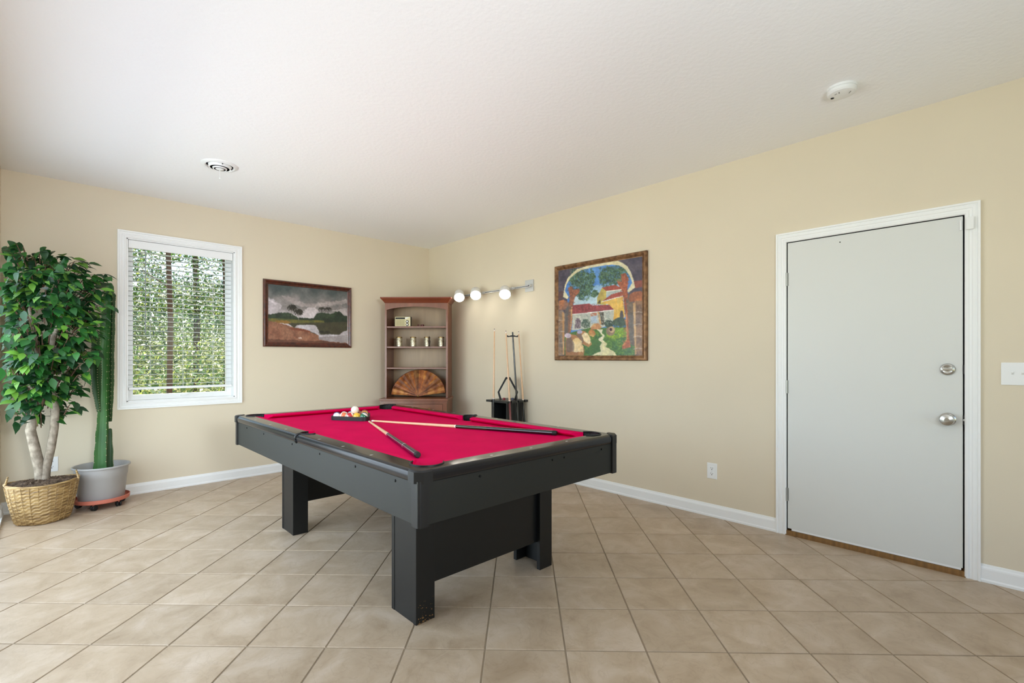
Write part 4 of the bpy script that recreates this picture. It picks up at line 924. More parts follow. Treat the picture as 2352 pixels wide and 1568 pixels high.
class Paint:
    def __init__(s, nu, nv, quad):
        """quad: reference px of TL,TR,BR,BL of the picture's surface, used as drawing coordinates (true perspective removed)"""
        u, v = np.meshgrid(np.linspace(0, 1, nu), np.linspace(0, 1, nv)); src = [(0, 0), (1, 0), (1, 1), (0, 1)]
        A = []; b = []
        for (a, c), (x, y) in zip(src, quad): A += [[a, c, 1, 0, 0, 0, -a*x, -c*x], [0, 0, 0, a, c, 1, -a*y, -c*y]]; b += [x, y]
        h = np.linalg.solve(np.array(A, float), np.array(b, float)); w_ = h[6]*u+h[7]*v+1
        s.X = (h[0]*u+h[1]*v+h[2])/w_; s.Y = (h[3]*u+h[4]*v+h[5])/w_; s.C = np.zeros(u.shape+(3,)); s.nu, s.nv = nu, nv; s.seed = 11
    def put(s, m, col, col2=None, ns=0.01, jit=0.10, alpha=1.0):
        s.seed += 5; f = fbm(s.X, s.Y, ns, s.seed)
        c = np.array(col, float); k = np.clip((f-.3)/.4, 0, 1)[..., None]
        t = c*(1-k)+np.array(col2 if col2 else col, float)*k; t = t*(1+jit*(fbm(s.X, s.Y, ns*5, s.seed+2)-.5)*2)[..., None]
        a = np.asarray(m, float)[..., None]*alpha; s.C = s.C*(1-a)+t*a
    def poly(s, pts, col, col2=None, rag=0, ns=0.01, jit=.1, alpha=1.0):
        X, Y = s.X, s.Y
        if rag: X = X+(fbm(X, Y, .03, 5)-.5)*rag*2; Y = Y+(fbm(Y, X, .03, 9)-.5)*rag*2
        s.put(pip(X, Y, pts), col, col2, ns, jit, alpha)
    def blob(s, cx, cy, rx, ry, col, col2=None, rag=.5, thr=None, ns=.02, jit=.15, fs=.02):
        d = ((s.X-cx)/rx)**2+((s.Y-cy)/ry)**2; s.put(d < 1-rag+rag*2*(fbm(s.X, s.Y, fs, int(cx+cy))-.25), col, col2, ns, jit)
    def line(s, pts, w_, col, col2=None):
        m = np.zeros(s.X.shape, bool)
        for (x1, y1), (x2, y2) in zip(pts[:-1], pts[1:]):
            L = (x2-x1)**2+(y2-y1)**2+1e-9; t = np.clip(((s.X-x1)*(x2-x1)+(s.Y-y1)*(y2-y1))/L, 0, 1)
            m |= (s.X-x1-t*(x2-x1))**2+(s.Y-y1-t*(y2-y1))**2 < (w_/2)**2
        s.put(m, col, col2, .02, .1)
    def strokes(s, pts, cols, n, ln=26, wd=7, seed=1):
        r = random.Random(seed); xs = [p[0] for p in pts]; ys = [p[1] for p in pts]; k = 0
        m = np.zeros(s.X.shape, bool)
        while k < n:
            x, y = r.uniform(min(xs), max(xs)), r.uniform(min(ys), max(ys)); k += 1
            if not pip(np.array([x]), np.array([y]), pts)[0]: continue
            a = r.uniform(0, PI); d = (math.cos(a)*ln*r.uniform(.4, 1)/2, math.sin(a)*ln*r.uniform(.4, 1)/2); L = d[0]**2+d[1]**2
            sl = (np.abs(s.X-x) < ln) & (np.abs(s.Y-y) < ln); dx, dy = s.X[sl]-x, s.Y[sl]-y; t = np.clip((dx*d[0]+dy*d[1])/L, -1, 1)
            hit = (dx-t*d[0])**2+(dy-t*d[1])**2 < (wd*r.uniform(.4, 1)/2)**2; c = np.array(r.choice(cols), float); q = s.C[sl]; q[hit] = q[hit]*.35+c*.65; s.C[sl] = q
    def build(s, name, to3, m, parent):
        nu, nv = s.nu, s.nv
        P_ = np.pad(s.C, ((1, 1), (1, 1), (0, 0)), 'edge'); s.C = .5*s.C + .125*(P_[:-2, 1:-1]+P_[2:, 1:-1]+P_[1:-1, :-2]+P_[1:-1, 2:])
        s.C = s.C*(1+.22*(fbm(s.X, s.Y, .035, 77)-.5))[..., None]
        vs = [tuple(to3(i/(nu-1), 1-j/(nv-1))) for j in range(nv) for i in range(nu)]
        inv = wm(parent).inverted(); vs = [tuple(inv @ Vector(v)) for v in vs]
        fs = [(j*nu+i, (j+1)*nu+i, (j+1)*nu+i+1, j*nu+i+1) for j in range(nv-1) for i in range(nu-1)]
        me = bpy.data.meshes.new(name); me.from_pydata(vs, [], fs)
        c = np.clip(s.C, 0, 255)/255.0; c = np.where(c <= .04045, c/12.92, ((c+.055)/1.055)**2.4).reshape(-1, 3)
        at = me.color_attributes.new('paint', 'FLOAT_COLOR', 'POINT'); at.data.foreach_set('color', np.concatenate([c, np.ones((len(c), 1))], 1).astype(np.float32).ravel())
        me.materials.append(m); o = bpy.data.objects.new(name, me); COL.objects.link(o); o.parent = parent; WORLDM[o.name] = wm(parent).copy(); return o
def picture_frame(mb, u0, v0, u1, v1, prof, to3):
    n = len(prof); cor = [(u0, v0, 1, 1), (u1, v0, -1, 1), (u1, v1, -1, -1), (u0, v1, 1, -1)]
    R_ = [[to3(u+sx*w_, v+sy*w_, d) for w_, d in prof] for u, v, sx, sy in cor]
    for a, b in ((0, 1), (1, 2), (2, 3), (3, 0)): mb.add(R_[a]+R_[b], [(i, (i+1) % n, n+(i+1) % n, n+i) for i in range(n)])
# --- lagoon landscape on the back wall
A = Paint(190, 124, [(290, 262), (1700, 398), (1702, 1342), (288, 1318)])
X, Y = A.X, A.Y
yn = (Y-260-(X-290)*.096)/(640)
f = fbm(X, Y, .006, 3); g = fbm(X, Y, .012, 8)
base = np.clip(yn+.55*(f-.5), 0, 1)[..., None]
c0, c1, c2 = np.array((66, 76, 76.)), np.array((132, 126, 124.)), np.array((196, 186, 190.))
A.C = np.where(base < .5, c0+(c1-c0)*base*2, c1+(c2-c1)*(base-.5)*2)*(1+.16*(g-.5))[..., None]
A.poly([(280, 500), (400, 555), (540, 650), (520, 720), (280, 860)], (200, 190, 196), (184, 174, 178), rag=30, alpha=.85)
A.poly([(280, 540), (360, 560), (470, 620), (420, 650)], (222, 212, 218), rag=25, alpha=.7)
A.poly([(520, 480), (640, 480), (760, 540), (980, 620), (1200, 600), (1560, 560), (1700, 540), (1700, 620), (1300, 660), (1050, 690), (820, 660), (600, 560)], (158, 146, 144), (190, 176, 174), rag=30, alpha=.7)
A.poly([(880, 780), (1010, 690), (1110, 680), (1180, 740), (1120, 860), (960, 890), (900, 850)], (214, 204, 206), (200, 188, 190), rag=20, alpha=.9)
A.poly([(1420, 740), (1700, 700), (1700, 830), (1560, 800)], (200, 188, 188), rag=20, alpha=.7)
A.poly([(280, 820), (400, 800), (520, 785), (640, 775), (720, 810), (820, 880), (900, 870), (1020, 885), (1100, 880), (1160, 800), (1250, 775), (1400, 800), (1480, 770), (1560, 745), (1640, 830), (1710, 850), (1710, 1000), (1200, 985), (280, 905)], (30, 42, 30), (50, 66, 44), rag=16, jit=.3)
A.poly([(280, 885), (700, 905), (1290, 925), (1290, 985), (800, 985), (400, 960), (280, 930)], (110, 102, 46), (78, 84, 44), rag=8)
A.poly([(420, 920), (620, 925), (700, 960), (640, 985), (430, 970)], (142, 104, 46), (120, 90, 40), rag=10)
A.poly([(640, 975), (1300, 960), (1710, 940), (1710, 1360), (1450, 1330), (1200, 1290), (1060, 1140), (750, 1060)], (58, 54, 40), (70, 70, 46), rag=6)
A.poly([(760, 1050), (810, 1010), (1000, 1000), (1140, 1010), (1170, 1070), (1230, 1180), (1400, 1170), (1560, 1180), (1640, 1120), (1710, 1100), (1710, 1330), (1450, 1312), (1200, 1275), (1185, 1190), (1040, 1120)], (176, 168, 172), (196, 190, 196), rag=8)
A.poly([(1200, 1230), (1710, 1180), (1710, 1335), (1450, 1320), (1200, 1285)], (140, 130, 130), (164, 156, 156), rag=12, alpha=.8)
A.poly([(280, 930), (420, 955), (640, 1015), (760, 1055), (900, 1075), (1030, 1110), (1060, 1150), (1185, 1188), (1200, 1270), (1340, 1300), (1710, 1338), (1710, 1400), (280, 1400)], (128, 82, 62), (150, 104, 80), rag=8, jit=.2)
A.poly([(280, 1260), (900, 1290), (1300, 1300), (1710, 1335), (1710, 1400), (280, 1400)], (78, 44, 32), (98, 58, 42), rag=20, alpha=.8)
A.poly([(640, 1060), (900, 1075), (1020, 1110), (1050, 1140), (860, 1110), (700, 1090)], (120, 62, 42), rag=6)
for cx, cy, s_ in ((715, 690, 1.0), (830, 765, .95), (1245, 715, .72), (1362, 715, .68), (1245, 1140, .6), (1350, 1140, .6)):
    dk = (34, 32, 26)
    for a in np.linspace(0, 2*PI, 12)[:-1]: A.line([(cx, cy), (cx+60*s_*math.cos(a), cy-18*s_+50*s_*math.sin(a)*.75), (cx+88*s_*math.cos(a), cy+18*s_+66*s_*math.sin(a)*.8)], 12*s_, dk)
    if s_ > .9: A.blob(cx+20, cy+5, 62, 60, (44, 40, 30), (28, 28, 22)); A.line([(cx+5, cy+30), (cx+(-8 if cx < 760 else 6), cy+150)], 9, (150, 140, 134))
A.line([(1245, 730), (1250, 800)], 7, dk); A.line([(1362, 730), (1358, 800)], 7, dk)
A.blob(860, 1245, 36, 18, (206, 176, 160), rag=.2)
p1 = thing('framed_picture', 'dark lagoon landscape with palm trees in a reddish brown frame on the window wall', 'picture', (-1.62, 0, 1.364))
FP = [(0, 0), (0, .016), (.006, .026), (.016, .030), (.026, .026), (.034, .016), (.044, .014), (.052, .010), (.052, 0)]
mb = MB(); picture_frame(mb, -2.113, 1.364, -1.125, 2.090, FP, lambda u, v, d: (u, -d, v)); mb.build('frame', M['frame_red'], p1, True)
A.build('print', lambda u, v: (-2.062+u*.886, -.010, 1.415+v*.624), M['print'], p1)
# --- courtyard painting on the right wall
B = Paint(196, 232, [(126, 345), (1222, 135), (1242, 1448), (150, 1468)])
B.put(np.ones(B.X.shape), (66, 60, 76), (88, 80, 92), ns=.008, jit=.2)
inner = [(215, 620), (222, 560), (245, 490), (290, 420), (350, 365), (430, 320), (560, 290), (700, 262), (830, 248), (920, 255), (985, 290), (1040, 350), (1080, 420), (1100, 480), (1090, 560), (1040, 640), (1020, 1450), (230, 1460), (250, 700)]
ring = [(195, 690), (205, 600), (215, 530), (250, 440), (300, 385), (370, 318), (480, 282), (620, 250), (760, 218), (900, 200), (960, 225), (1030, 275), (1080, 360), (1115, 460), (1135, 550), (1050, 620), (1030, 600), (1095, 490), (1060, 400), (1000, 310), (920, 262), (830, 252), (700, 268), (560, 296), (430, 330), (350, 380), (280, 445), (235, 530), (215, 610), (265, 690), (250, 722)]
B.poly(inner, (70, 118, 186), (96, 146, 206))
B.poly([(330, 600), (1000, 480), (1000, 800), (330, 830)], (150, 186, 214), (196, 214, 222), rag=40, alpha=.8)
B.poly([(330, 690), (640, 680), (640, 830), (330, 850)], (206, 218, 222), (180, 206, 214), rag=20, alpha=.8)
B.poly(ring, (226, 214, 168), (214, 206, 176), jit=.05)
for q in ((350, 345), (480, 290), (612, 258), (750, 232), (892, 226), (1010, 292), (1090, 420)): B.line([(q[0]-6, q[1]-22), (q[0]+6, q[1]+22)], 8, (90, 78, 66))
for bxx in [(420, 430, 170, 130), (330, 470, 100, 110), (480, 560, 120, 130), (560, 440, 60, 90), (830, 380, 190, 120), (720, 430, 80, 110), (960, 360, 90, 100), (610, 640, 60, 70), (430, 640, 70, 110), (880, 470, 130, 60)]:
    B.blob(*bxx, (52, 80, 66), (92, 122, 86), rag=.75, fs=.035, ns=.05, jit=.4)
B.strokes([(290, 330), (430, 310), (560, 300), (620, 420), (600, 540), (520, 740), (420, 720), (300, 600), (250, 480)], [(46, 72, 60), (110, 142, 104), (70, 104, 78), (96, 140, 190), (36, 58, 54)], 900, 34, 9, 3)
B.strokes([(660, 300), (900, 260), (1060, 330), (1080, 420), (960, 520), (860, 540), (720, 560), (650, 460)], [(46, 74, 60), (104, 138, 100), (66, 98, 74), (90, 134, 186), (36, 56, 52)], 900, 34, 9, 4)
B.poly(ring, (226, 214, 168), (214, 206, 176), jit=.05, alpha=.9)
# upper house
B.poly([(640, 780), (640, 690), (700, 560), (760, 600), (760, 790)], (170, 150, 80), (206, 186, 96))
B.poly([(700, 560), (860, 520), (960, 560), (950, 600), (760, 606)], (160, 76, 62), (140, 60, 54), jit=.2)
B.poly([(760, 606), (955, 580), (955, 620), (770, 660)], (180, 190, 176), (160, 172, 170))
B.poly([(700, 745), (820, 650), (960, 606), (980, 660), (890, 690), (720, 740)], (168, 82, 66), (146, 66, 58), jit=.2)
B.poly([(710, 755), (890, 695), (980, 675), (1000, 1030), (860, 1030), (850, 850), (780, 780)], (214, 160, 60), (224, 182, 92))
B.poly([(900, 695), (975, 680), (1010, 940), (960, 1000), (905, 980)], (232, 200, 116), (222, 178, 80))
B.poly([(640, 770), (670, 725), (685, 730), (685, 775)], (90, 80, 50))
B.poly([(938, 950), (945, 870), (965, 855), (985, 880), (988, 960), (950, 1000)], (78, 70, 74))
B.line([(700, 748), (890, 690), (985, 668)], 10, (226, 224, 214)); B.line([(760, 608), (955, 582)], 9, (226, 220, 206))
# long house
B.poly([(320, 920), (860, 855), (860, 1030), (700, 1090), (320, 1130)], (198, 196, 180), (176, 180, 170), jit=.15)
B.poly([(315, 915), (320, 800), (540, 775), (580, 800), (800, 785), (860, 850), (600, 885)], (150, 66, 70), (128, 52, 60), jit=.25)
B.line([(318, 920), (600, 888), (860, 852)], 11, (224, 222, 216))
B.poly([(355, 1110), (355, 1010), (375, 970), (410, 970), (430, 1010), (432, 1100)], (112, 92, 104), (90, 74, 88))
B.poly([(560, 930), (640, 900), (645, 1030), (565, 1030)], (190, 200, 214), (168, 186, 206)); B.poly([(555, 905), (640, 890), (640, 930), (560, 945)], (176, 110, 84))
B.poly([(670, 890), (730, 885), (735, 1060), (690, 1050)], (70, 66, 56)); B.line([(660, 890), (690, 1040)], 22, (196, 150, 100))
B.blob(500, 1040, 70, 70, (70, 92, 80), (100, 110, 96), fs=.04); B.blob(800, 1040, 70, 60, (48, 66, 60), (66, 84, 70), fs=.04); B.blob(950, 1010, 110, 70, (50, 66, 58), (70, 88, 66), fs=.04)
B.strokes([(760, 1090), (740, 1000), (800, 960), (860, 1030), (960, 960), (1030, 980), (1040, 1090)], [(40, 58, 54), (86, 110, 80), (60, 80, 66)], 300, 26, 8, 6)
B.strokes([(330, 930), (860, 870), (850, 1040), (330, 1120)], [(220, 216, 200), (160, 166, 160), (140, 150, 150), (206, 206, 190)], 500, 18, 7, 7)
B.strokes([(320, 810), (560, 780), (800, 790), (850, 850), (330, 905)], [(176, 90, 88), (110, 44, 54), (160, 76, 74)], 400, 18, 6, 8)
# lawn and path
B.poly([(230, 1180), (560, 1090), (760, 1090), (1040, 1080), (1150, 1200), (1150, 1460), (230, 1470)], (92, 128, 52), (66, 106, 62), jit=.25)
B.poly([(760, 1100), (1030, 1085), (1050, 1200), (860, 1240), (760, 1200)], (150, 176, 56), (116, 152, 52), jit=.2)
B.poly([(560, 1250), (700, 1230), (720, 1400), (560, 1440), (480, 1400)], (60, 100, 62), (80, 116, 60), alpha=.8)
B.poly([(560, 1090), (600, 1040), (660, 1030), (710, 1080), (680, 1110), (570, 1115)], (190, 130, 90), (206, 166, 110))
B.poly([(640, 1110), (720, 1115), (710, 1160), (750, 1200), (720, 1250), (780, 1300), (760, 1340), (870, 1400), (910, 1450), (580, 1455), (700, 1400), (690, 1330), (710, 1290), (660, 1240), (720, 1200), (680, 1150)], (216, 208, 160), (226, 218, 190), rag=8)
for q in ((740, 1290), (770, 1350), (800, 1390)): B.line([q, (q[0]+40, q[1]+10)], 9, (150, 130, 90))
B.strokes([(230, 1190), (760, 1090), (1040, 1080), (1150, 1200), (1150, 1460), (920, 1460), (740, 1280), (640, 1180), (480, 1460)], [(120, 160, 70), (58, 96, 60), (84, 122, 56), (150, 176, 70), (70, 110, 84)], 1100, 30, 8, 9)
B.poly([(640, 1110), (720, 1115), (710, 1160), (750, 1200), (720, 1250), (780, 1300), (760, 1340), (870, 1400), (910, 1450), (580, 1455), (700, 1400), (690, 1330), (710, 1290), (660, 1240), (720, 1200), (680, 1150)], (216, 208, 160), (226, 218, 190), rag=6, alpha=.8)
B.poly([(222, 760), (275, 760), (275, 1200), (225, 1230)], (98, 92, 92), (116, 104, 98)); B.poly([(1030, 640), (1110, 640), (1140, 1330), (1080, 1300), (1050, 1000)], (92, 84, 82), (108, 96, 86))
# jars
B.blob(820, 1135, 58, 62, (126, 106, 92), (150, 126, 104), rag=.1); B.blob(838, 1112, 40, 42, (196, 168, 130), rag=.1); B.blob(826, 1112, 20, 22, (60, 40, 44), rag=.1)
B.poly([(530, 1150), (560, 1110), (610, 1130), (630, 1180), (600, 1215), (550, 1200)], (206, 166, 106), (176, 112, 62))
def jar(pts, hl, sh):
    B.poly(pts, (182, 134, 88), (150, 104, 74), rag=3); cx = np.mean([p[0] for p in pts]); cy = np.mean([p[1] for p in pts])
    B.poly([(cx+(x-cx)*.6+hl, cy+(y-cy)*.68) for x, y in pts], (228, 200, 142), (240, 224, 186), rag=14, alpha=.9); B.poly([(cx+(x-cx)*.45-sh, cy+(y-cy)*.75-10) for x, y in pts], (124, 104, 96), (100, 92, 92), rag=12, alpha=.7)
jar([(375, 1170), (430, 1130), (490, 1140), (540, 1190), (580, 1310), (540, 1350), (440, 1300), (395, 1240)], 36, 50)
jar([(240, 1240), (300, 1180), (370, 1190), (440, 1260), (485, 1380), (480, 1460), (240, 1465), (235, 1330)], 44, 55)
B.blob(265, 1200, 44, 34, (216, 206, 214), (196, 176, 190), rag=.2); B.blob(420, 1150, 36, 26, (176, 170, 196), rag=.3)
# trees
B.poly([(255, 570), (310, 545), (330, 600), (400, 575), (410, 610), (345, 700), (318, 820), (318, 1060), (300, 1160), (262, 1170), (270, 800), (285, 690)], (166, 96, 66), (124, 82, 66), jit=.3)
B.poly([(262, 800), (300, 800), (295, 1160), (262, 1170)], (100, 92, 88), (120, 100, 90), alpha=.7)
B.poly([(300, 820), (320, 820), (312, 1120), (296, 1150)], (206, 160, 110), alpha=.8)
B.poly([(890, 470), (960, 480), (945, 380), (1000, 360), (1045, 430), (1030, 560), (1040, 640), (1030, 800), (1050, 1000), (1060, 1180), (1090, 1340), (980, 1370), (975, 1320), (1040, 1250), (1040, 1100), (1010, 900), (985, 700), (960, 590)], (170, 92, 62), (136, 74, 54), jit=.3)
B.poly([(1010, 690), (1100, 760), (1120, 1100), (1140, 1330), (1080, 1290), (1060, 1100), (1040, 900)], (96, 88, 82), (116, 100, 86), jit=.2)
B.poly([(1010, 880), (1030, 880), (1045, 1240), (1000, 1330), (980, 1320), (1032, 1230)], (206, 140, 90), alpha=.8)
B.strokes([(255, 570), (410, 600), (320, 820), (318, 1060), (300, 1160), (262, 1170)], [(190, 124, 84), (116, 84, 72), (150, 90, 66)], 260, 34, 8, 12)
B.strokes([(890, 470), (1000, 360), (1045, 430), (1040, 640), (1090, 1340), (980, 1370), (1010, 900)], [(196, 120, 80), (120, 70, 54), (156, 92, 66)], 420, 38, 9, 13)
# capitals and columns
B.poly([(1115, 470), (1225, 450), (1228, 545), (1135, 560)], (140, 76, 64), (112, 62, 58)); B.poly([(130, 625), (200, 610), (190, 700), (135, 735)], (104, 70, 70), (84, 62, 66))
B.poly([(1050, 700), (1065, 640), (1130, 605), (1215, 598), (1230, 620), (1230, 725), (1060, 745)], (176, 106, 66), (140, 84, 62), jit=.2)
B.poly([(140, 745), (200, 725), (250, 750), (262, 800), (225, 860), (140, 870)], (184, 116, 76), (128, 96, 84), jit=.2)
B.poly([(1105, 760), (1150, 725), (1240, 728), (1244, 1450), (1145, 1440), (1128, 1200)], (146, 110, 82), (118, 92, 78), jit=.25)
B.poly([(1110, 770), (1140, 745), (1165, 1430), (1145, 1440)], (216, 180, 130), (190, 150, 104), alpha=.85)
for y in (880, 1040, 1200, 1360): B.line([(1120, y+8), (1180, y-8), (1240, y)], 7, (196, 180, 164))
B.poly([(140, 875), (200, 870), (222, 910), (228, 1460), (148, 1468)], (128, 116, 108), (150, 120, 96), jit=.25)
B.poly([(185, 890), (215, 900), (226, 1450), (205, 1455)], (216, 170, 116), (190, 140, 90), alpha=.8)
for y in (1000, 1150, 1300): B.line([(142, y), (222, y-4)], 6, (190, 170, 150))
p2 = thing('framed_picture', 'square courtyard painting with clay jars and red tiled roofs in a bronze frame', 'picture', (0, -2.84, 1.22))
FP2 = [(0, 0), (0, .026), (.008, .034), (.020, .035), (.032, .028), (.040, .020), (.046, .019), (.046, 0)]
mb = MB(); picture_frame(mb, -3.352, 1.220, -2.300, 2.176, FP2, lambda u, v, d: (-d, u, v)); mb.build('frame', M['frame_gold'], p2, True)
B.build('canvas', lambda u, v: (-.018, -2.345-u*.962, 1.265+v*.866), M['canvas'], p2)

# ------------------------------------------------------------ potted cactus on a dolly
pcx, pcy = -3.437, -.232
dl = thing('plant_dolly', 'round terracotta coloured plant dolly on black casters under the grey pot', 'plant dolly', (pcx, pcy, 0))
MB().lathe([(.168, .052), (.180, .052), (.186, .058), (.188, .084), (.184, .086), (.178, .064), (.0001, .062)], (pcx, pcy, 0), n=40).build('tray', M['terracotta'], dl, True)
for a in (-112, -48, 20, 92, 165):
    x, y = pcx+.150*math.cos(math.radians(a)), pcy+.150*math.sin(math.radians(a)); b = math.radians(a+60)
    cst = MB().lathe([(.0001, .0), (.010, .0), (.010, .012), (.022, .018), (.022, .022)], (x, y, .034), n=12).build('caster', M['terracotta'], dl, True)
    ax = Vector((math.cos(b), math.sin(b), 0))
    for s_ in (-.010, .010): MB().lathe([(.008, -.007), (.019, -.007), (.0225, -.004), (.0225, .004), (.019, .007), (.008, .007)], Vector((x, y, .0228))+ax*s_, ax, 16).build('caster_wheel', M['rubber'], cst, True)
ca = thing('potted_cactus', 'tall green ribbed cactus in a grey plastic pot beside the window', 'plant', (pcx, pcy, .066))
pb = .066
MB().lathe([(.136, pb), (.148, pb), (.152, pb+.006), (.168, pb+.185), (.172, pb+.190), (.178, pb+.262), (.192, pb+.266), (.194, pb+.274), (.190, pb+.280), (.182, pb+.279), (.172, pb+.262), (.160, pb+.14), (.0001, pb+.13)], (pcx, pcy, 0), n=44).build('pot', M['pot'], ca, True)
MB().lathe([(.168, pb+.212), (.12, pb+.222), (.06, pb+.226), (.0001, pb+.228)], (pcx, pcy, 0), n=28).build('gravel', M['soil'], ca, True)
def ribbed(path, rads, ribs, rot, name, m, par, wav=.05, inner=.42):
    """column with deep wavy ribs"""
    n = 60; P = [Vector(p) for p in path]; L = [0]
    for a, b in zip(P[:-1], P[1:]): L.append(L[-1]+(b-a).length)
    mb = MB(); vs = []; fs = []; k = ribs*4; sp = MB()
    for i in range(n+1):
        t = L[-1]*i/n; j = max(q for q in range(len(L)-1) if L[q] <= t+1e-9); f = (t-L[j])/(L[j+1]-L[j]); c = P[j].lerp(P[j+1], f); r = rads[j]+(rads[j+1]-rads[j])*f
        w_ = 1+wav*math.sin(t*42)+.03*math.sin(t*17+1)
        if i == n: r *= .55
        for q in range(k):
            a = rot+2*PI*q/k; rr = r*((1.0*w_) if q % 4 == 0 else (inner+.03 if q % 4 == 2 else .60)); 
            if q % 4 in (1, 3): a += (-.16 if q % 4 == 1 else .16)
            vs.append(c+Vector((rr*math.cos(a), rr*math.sin(a), 0)))
            if q % 4 == 0 and i % 2 == 0 and 0 < i < n: sp.lathe([(.0034, -.003), (.0001, .004)], c+Vector((rr*math.cos(a), rr*math.sin(a), 0)), (math.cos(a), math.sin(a), 0), 5)
    for i in range(n):
        for q in range(k): fs.append((i*k+q, i*k+(q+1) % k, (i+1)*k+(q+1) % k, (i+1)*k+q))
    fs.append(tuple(range(n*k, (n+1)*k))); mb.add(vs, fs)
    st = mb.build(name, m, par); s2 = sp.build('areoles', M['spine'], st); s2['kind'] = 'stuff'; return st
z0 = pb+.20
x0 = pcx+.006; yy = pcy
ribbed([(x0-.010, yy, z0), (x0-.006, yy, .50), (x0+.000, yy, .68), (x0+.004, yy, .80), (x0+.008, yy, 1.30), (x0+.030, yy, 1.62), (x0+.045, yy, 1.88)], [.062, .055, .046, .042, .044, .046, .034], 4, .5, 'stem', M['cactus'], ca)
ribbed([(x0-.020, yy-.01, .79), (x0-.036, yy-.02, .95), (x0-.044, yy-.025, 1.10), (x0-.046, yy-.025, 1.42)], [.018, .032, .038, .030], 4, .2, 'stem', M['cactus_dark'], ca)
ribbed([(x0+.045, yy+.03, z0), (x0+.046, yy+.03, .45), (x0+.046, yy+.032, .64)], [.036, .034, .022], 4, .8, 'stem', M['cactus_dark'], ca)
ribbed([(x0+.050, yy+.03, .70), (x0+.052, yy+.028, .95), (x0+.056, yy+.026, 1.35), (x0+.062, yy+.02, 1.80)], [.012, .024, .024, .026], 4, .1, 'stem', M['cactus_dark'], ca)

# ------------------------------------------------------------ potted ficus in a basket
fx, fy = -3.790, -.420
fc_ = thing('potted_ficus', 'leafy artificial ficus tree in a woven cane basket in the left corner', 'plant', (fx, fy, 0))
bm_ = MB(); nseg, nrow = 56, 22; vs = []; fs = []
for i in range(nrow+1):
    t = i/nrow; z = .004+.286*t; rx = .146+.058*t+.006*math.sin(t*PI); ry = .122+.044*t+.006*math.sin(t*PI)
    if t < .06: rx *= .95+.8*t; ry *= .95+.8*t
    for j in range(nseg):
        a = 2*PI*j/nseg; sq = 1+.06*math.cos(4*a)*(1-t); wv = .0022*(1 if (j//2+i) % 2 else -1)
        vs.append((fx+(rx*sq+wv)*math.cos(a), fy+(ry*sq+wv)*math.sin(a), z+(.018*math.cos(a)**2 if t == 1 else .018*math.cos(a)**2*t)))
for i in range(nrow):
    for j in range(nseg): fs.append((i*nseg+j, i*nseg+(j+1) % nseg, (i+1)*nseg+(j+1) % nseg, (i+1)*nseg+j))
fs.append(tuple(range(nseg))[::-1]); bm_.add(vs, fs); bk_ = bm_.build('basket', M['basket'], fc_)
rim = MB(); rp_ = [(fx+.205*math.cos(2*PI*j/48), fy+.167*math.sin(2*PI*j/48), .292+.018*math.cos(2*PI*j/48)**2) for j in range(49)]; rim.tube(rp_, .0075, 8, cap=False); rim.build('rim', M['basket'], bk_, True)
st_ = MB()
for j in range(26):
    a = 2*PI*j/26; st_.tube([(fx+(.149+.058*t+.006*math.sin(t*PI))*math.cos(a), fy+(.125+.044*t+.006*math.sin(t*PI))*math.sin(a), .01+.28*t) for t in (0, .25, .5, .75, 1)], .0022, 5)
st_.build('stakes', M['basket'], bk_)
for s_ in (-1, 1):
    pts = [(fx+s_*(.200-.012*math.sin(q*PI)), fy+.075*math.cos(q*PI)-.02*s_, .305+.052*math.sin(q*PI)) for q in np.linspace(0, 1, 13)]
    MB().tube(pts, .0065, 7).build('handle', M['basket'], bk_, True)
mo = MB(); nr, na = 9, 40; vs = [(fx, fy, .318)]; fs = []
for i in range(1, nr+1):
    for j in range(na):
        a = 2*PI*j/na; q = i/nr; vs.append((fx+.198*q*math.cos(a), fy+.160*q*math.sin(a), .318-.030*q**2+random.uniform(-.006, .008)+.016*math.cos(a)**2*q))
for j in range(na): fs.append((0, 1+j, 1+(j+1) % na))
for i in range(nr-1):
    for j in range(na): fs.append((1+i*na+j, 1+(i+1)*na+j, 1+(i+1)*na+(j+1) % na, 1+i*na+(j+1) % na))
mo.add(vs, fs); 
for i in range(900):
    a = random.random()*2*PI; q = math.sqrt(random.random())*.96; p = Vector((fx+.198*q*math.cos(a), fy+.160*q*math.sin(a), .320-.030*q*q+.016*math.cos(a)**2*q)); d = Vector((random.uniform(-1, 1), random.uniform(-1, 1), random.uniform(-.2, .6)))*.014; e = d.cross(Vector((0, 0, 1))).normalized()*.0014
    mo.add([p-d-e, p-d+e, p+d+e, p+d-e], [(0, 1, 2, 3)])
mm = mo.build('moss', M['moss'], fc_); mm['kind'] = 'stuff'
tr1 = [(-3.800, -.41, .30), (-3.808, -.41, .40), (-3.835, -.41, .56), (-3.858, -.41, .70), (-3.835, -.405, .82), (-3.800, -.40, .90), (-3.790, -.39, 1.10), (-3.83, -.38, 1.35), (-3.87, -.37, 1.65)]
tr2 = [(-3.782, -.42, .30), (-3.772, -.42, .40), (-3.745, -.42, .56), (-3.728, -.42, .70), (-3.722, -.42, .84), (-3.745, -.42, .99), (-3.755, -.415, 1.15), (-3.735, -.41, 1.40), (-3.67, -.40, 1.60), (-3.60, -.39, 1.75)]
MB().tube(tr1, [.036, .033, .032, .030, .026, .022, .018, .014, .008], 12).build('trunk', M['bark'], fc_, True)
MB().tube(tr2, [.031, .027, .027, .026, .026, .025, .020, .016, .012, .007], 12).build('trunk', M['bark'], fc_, True)
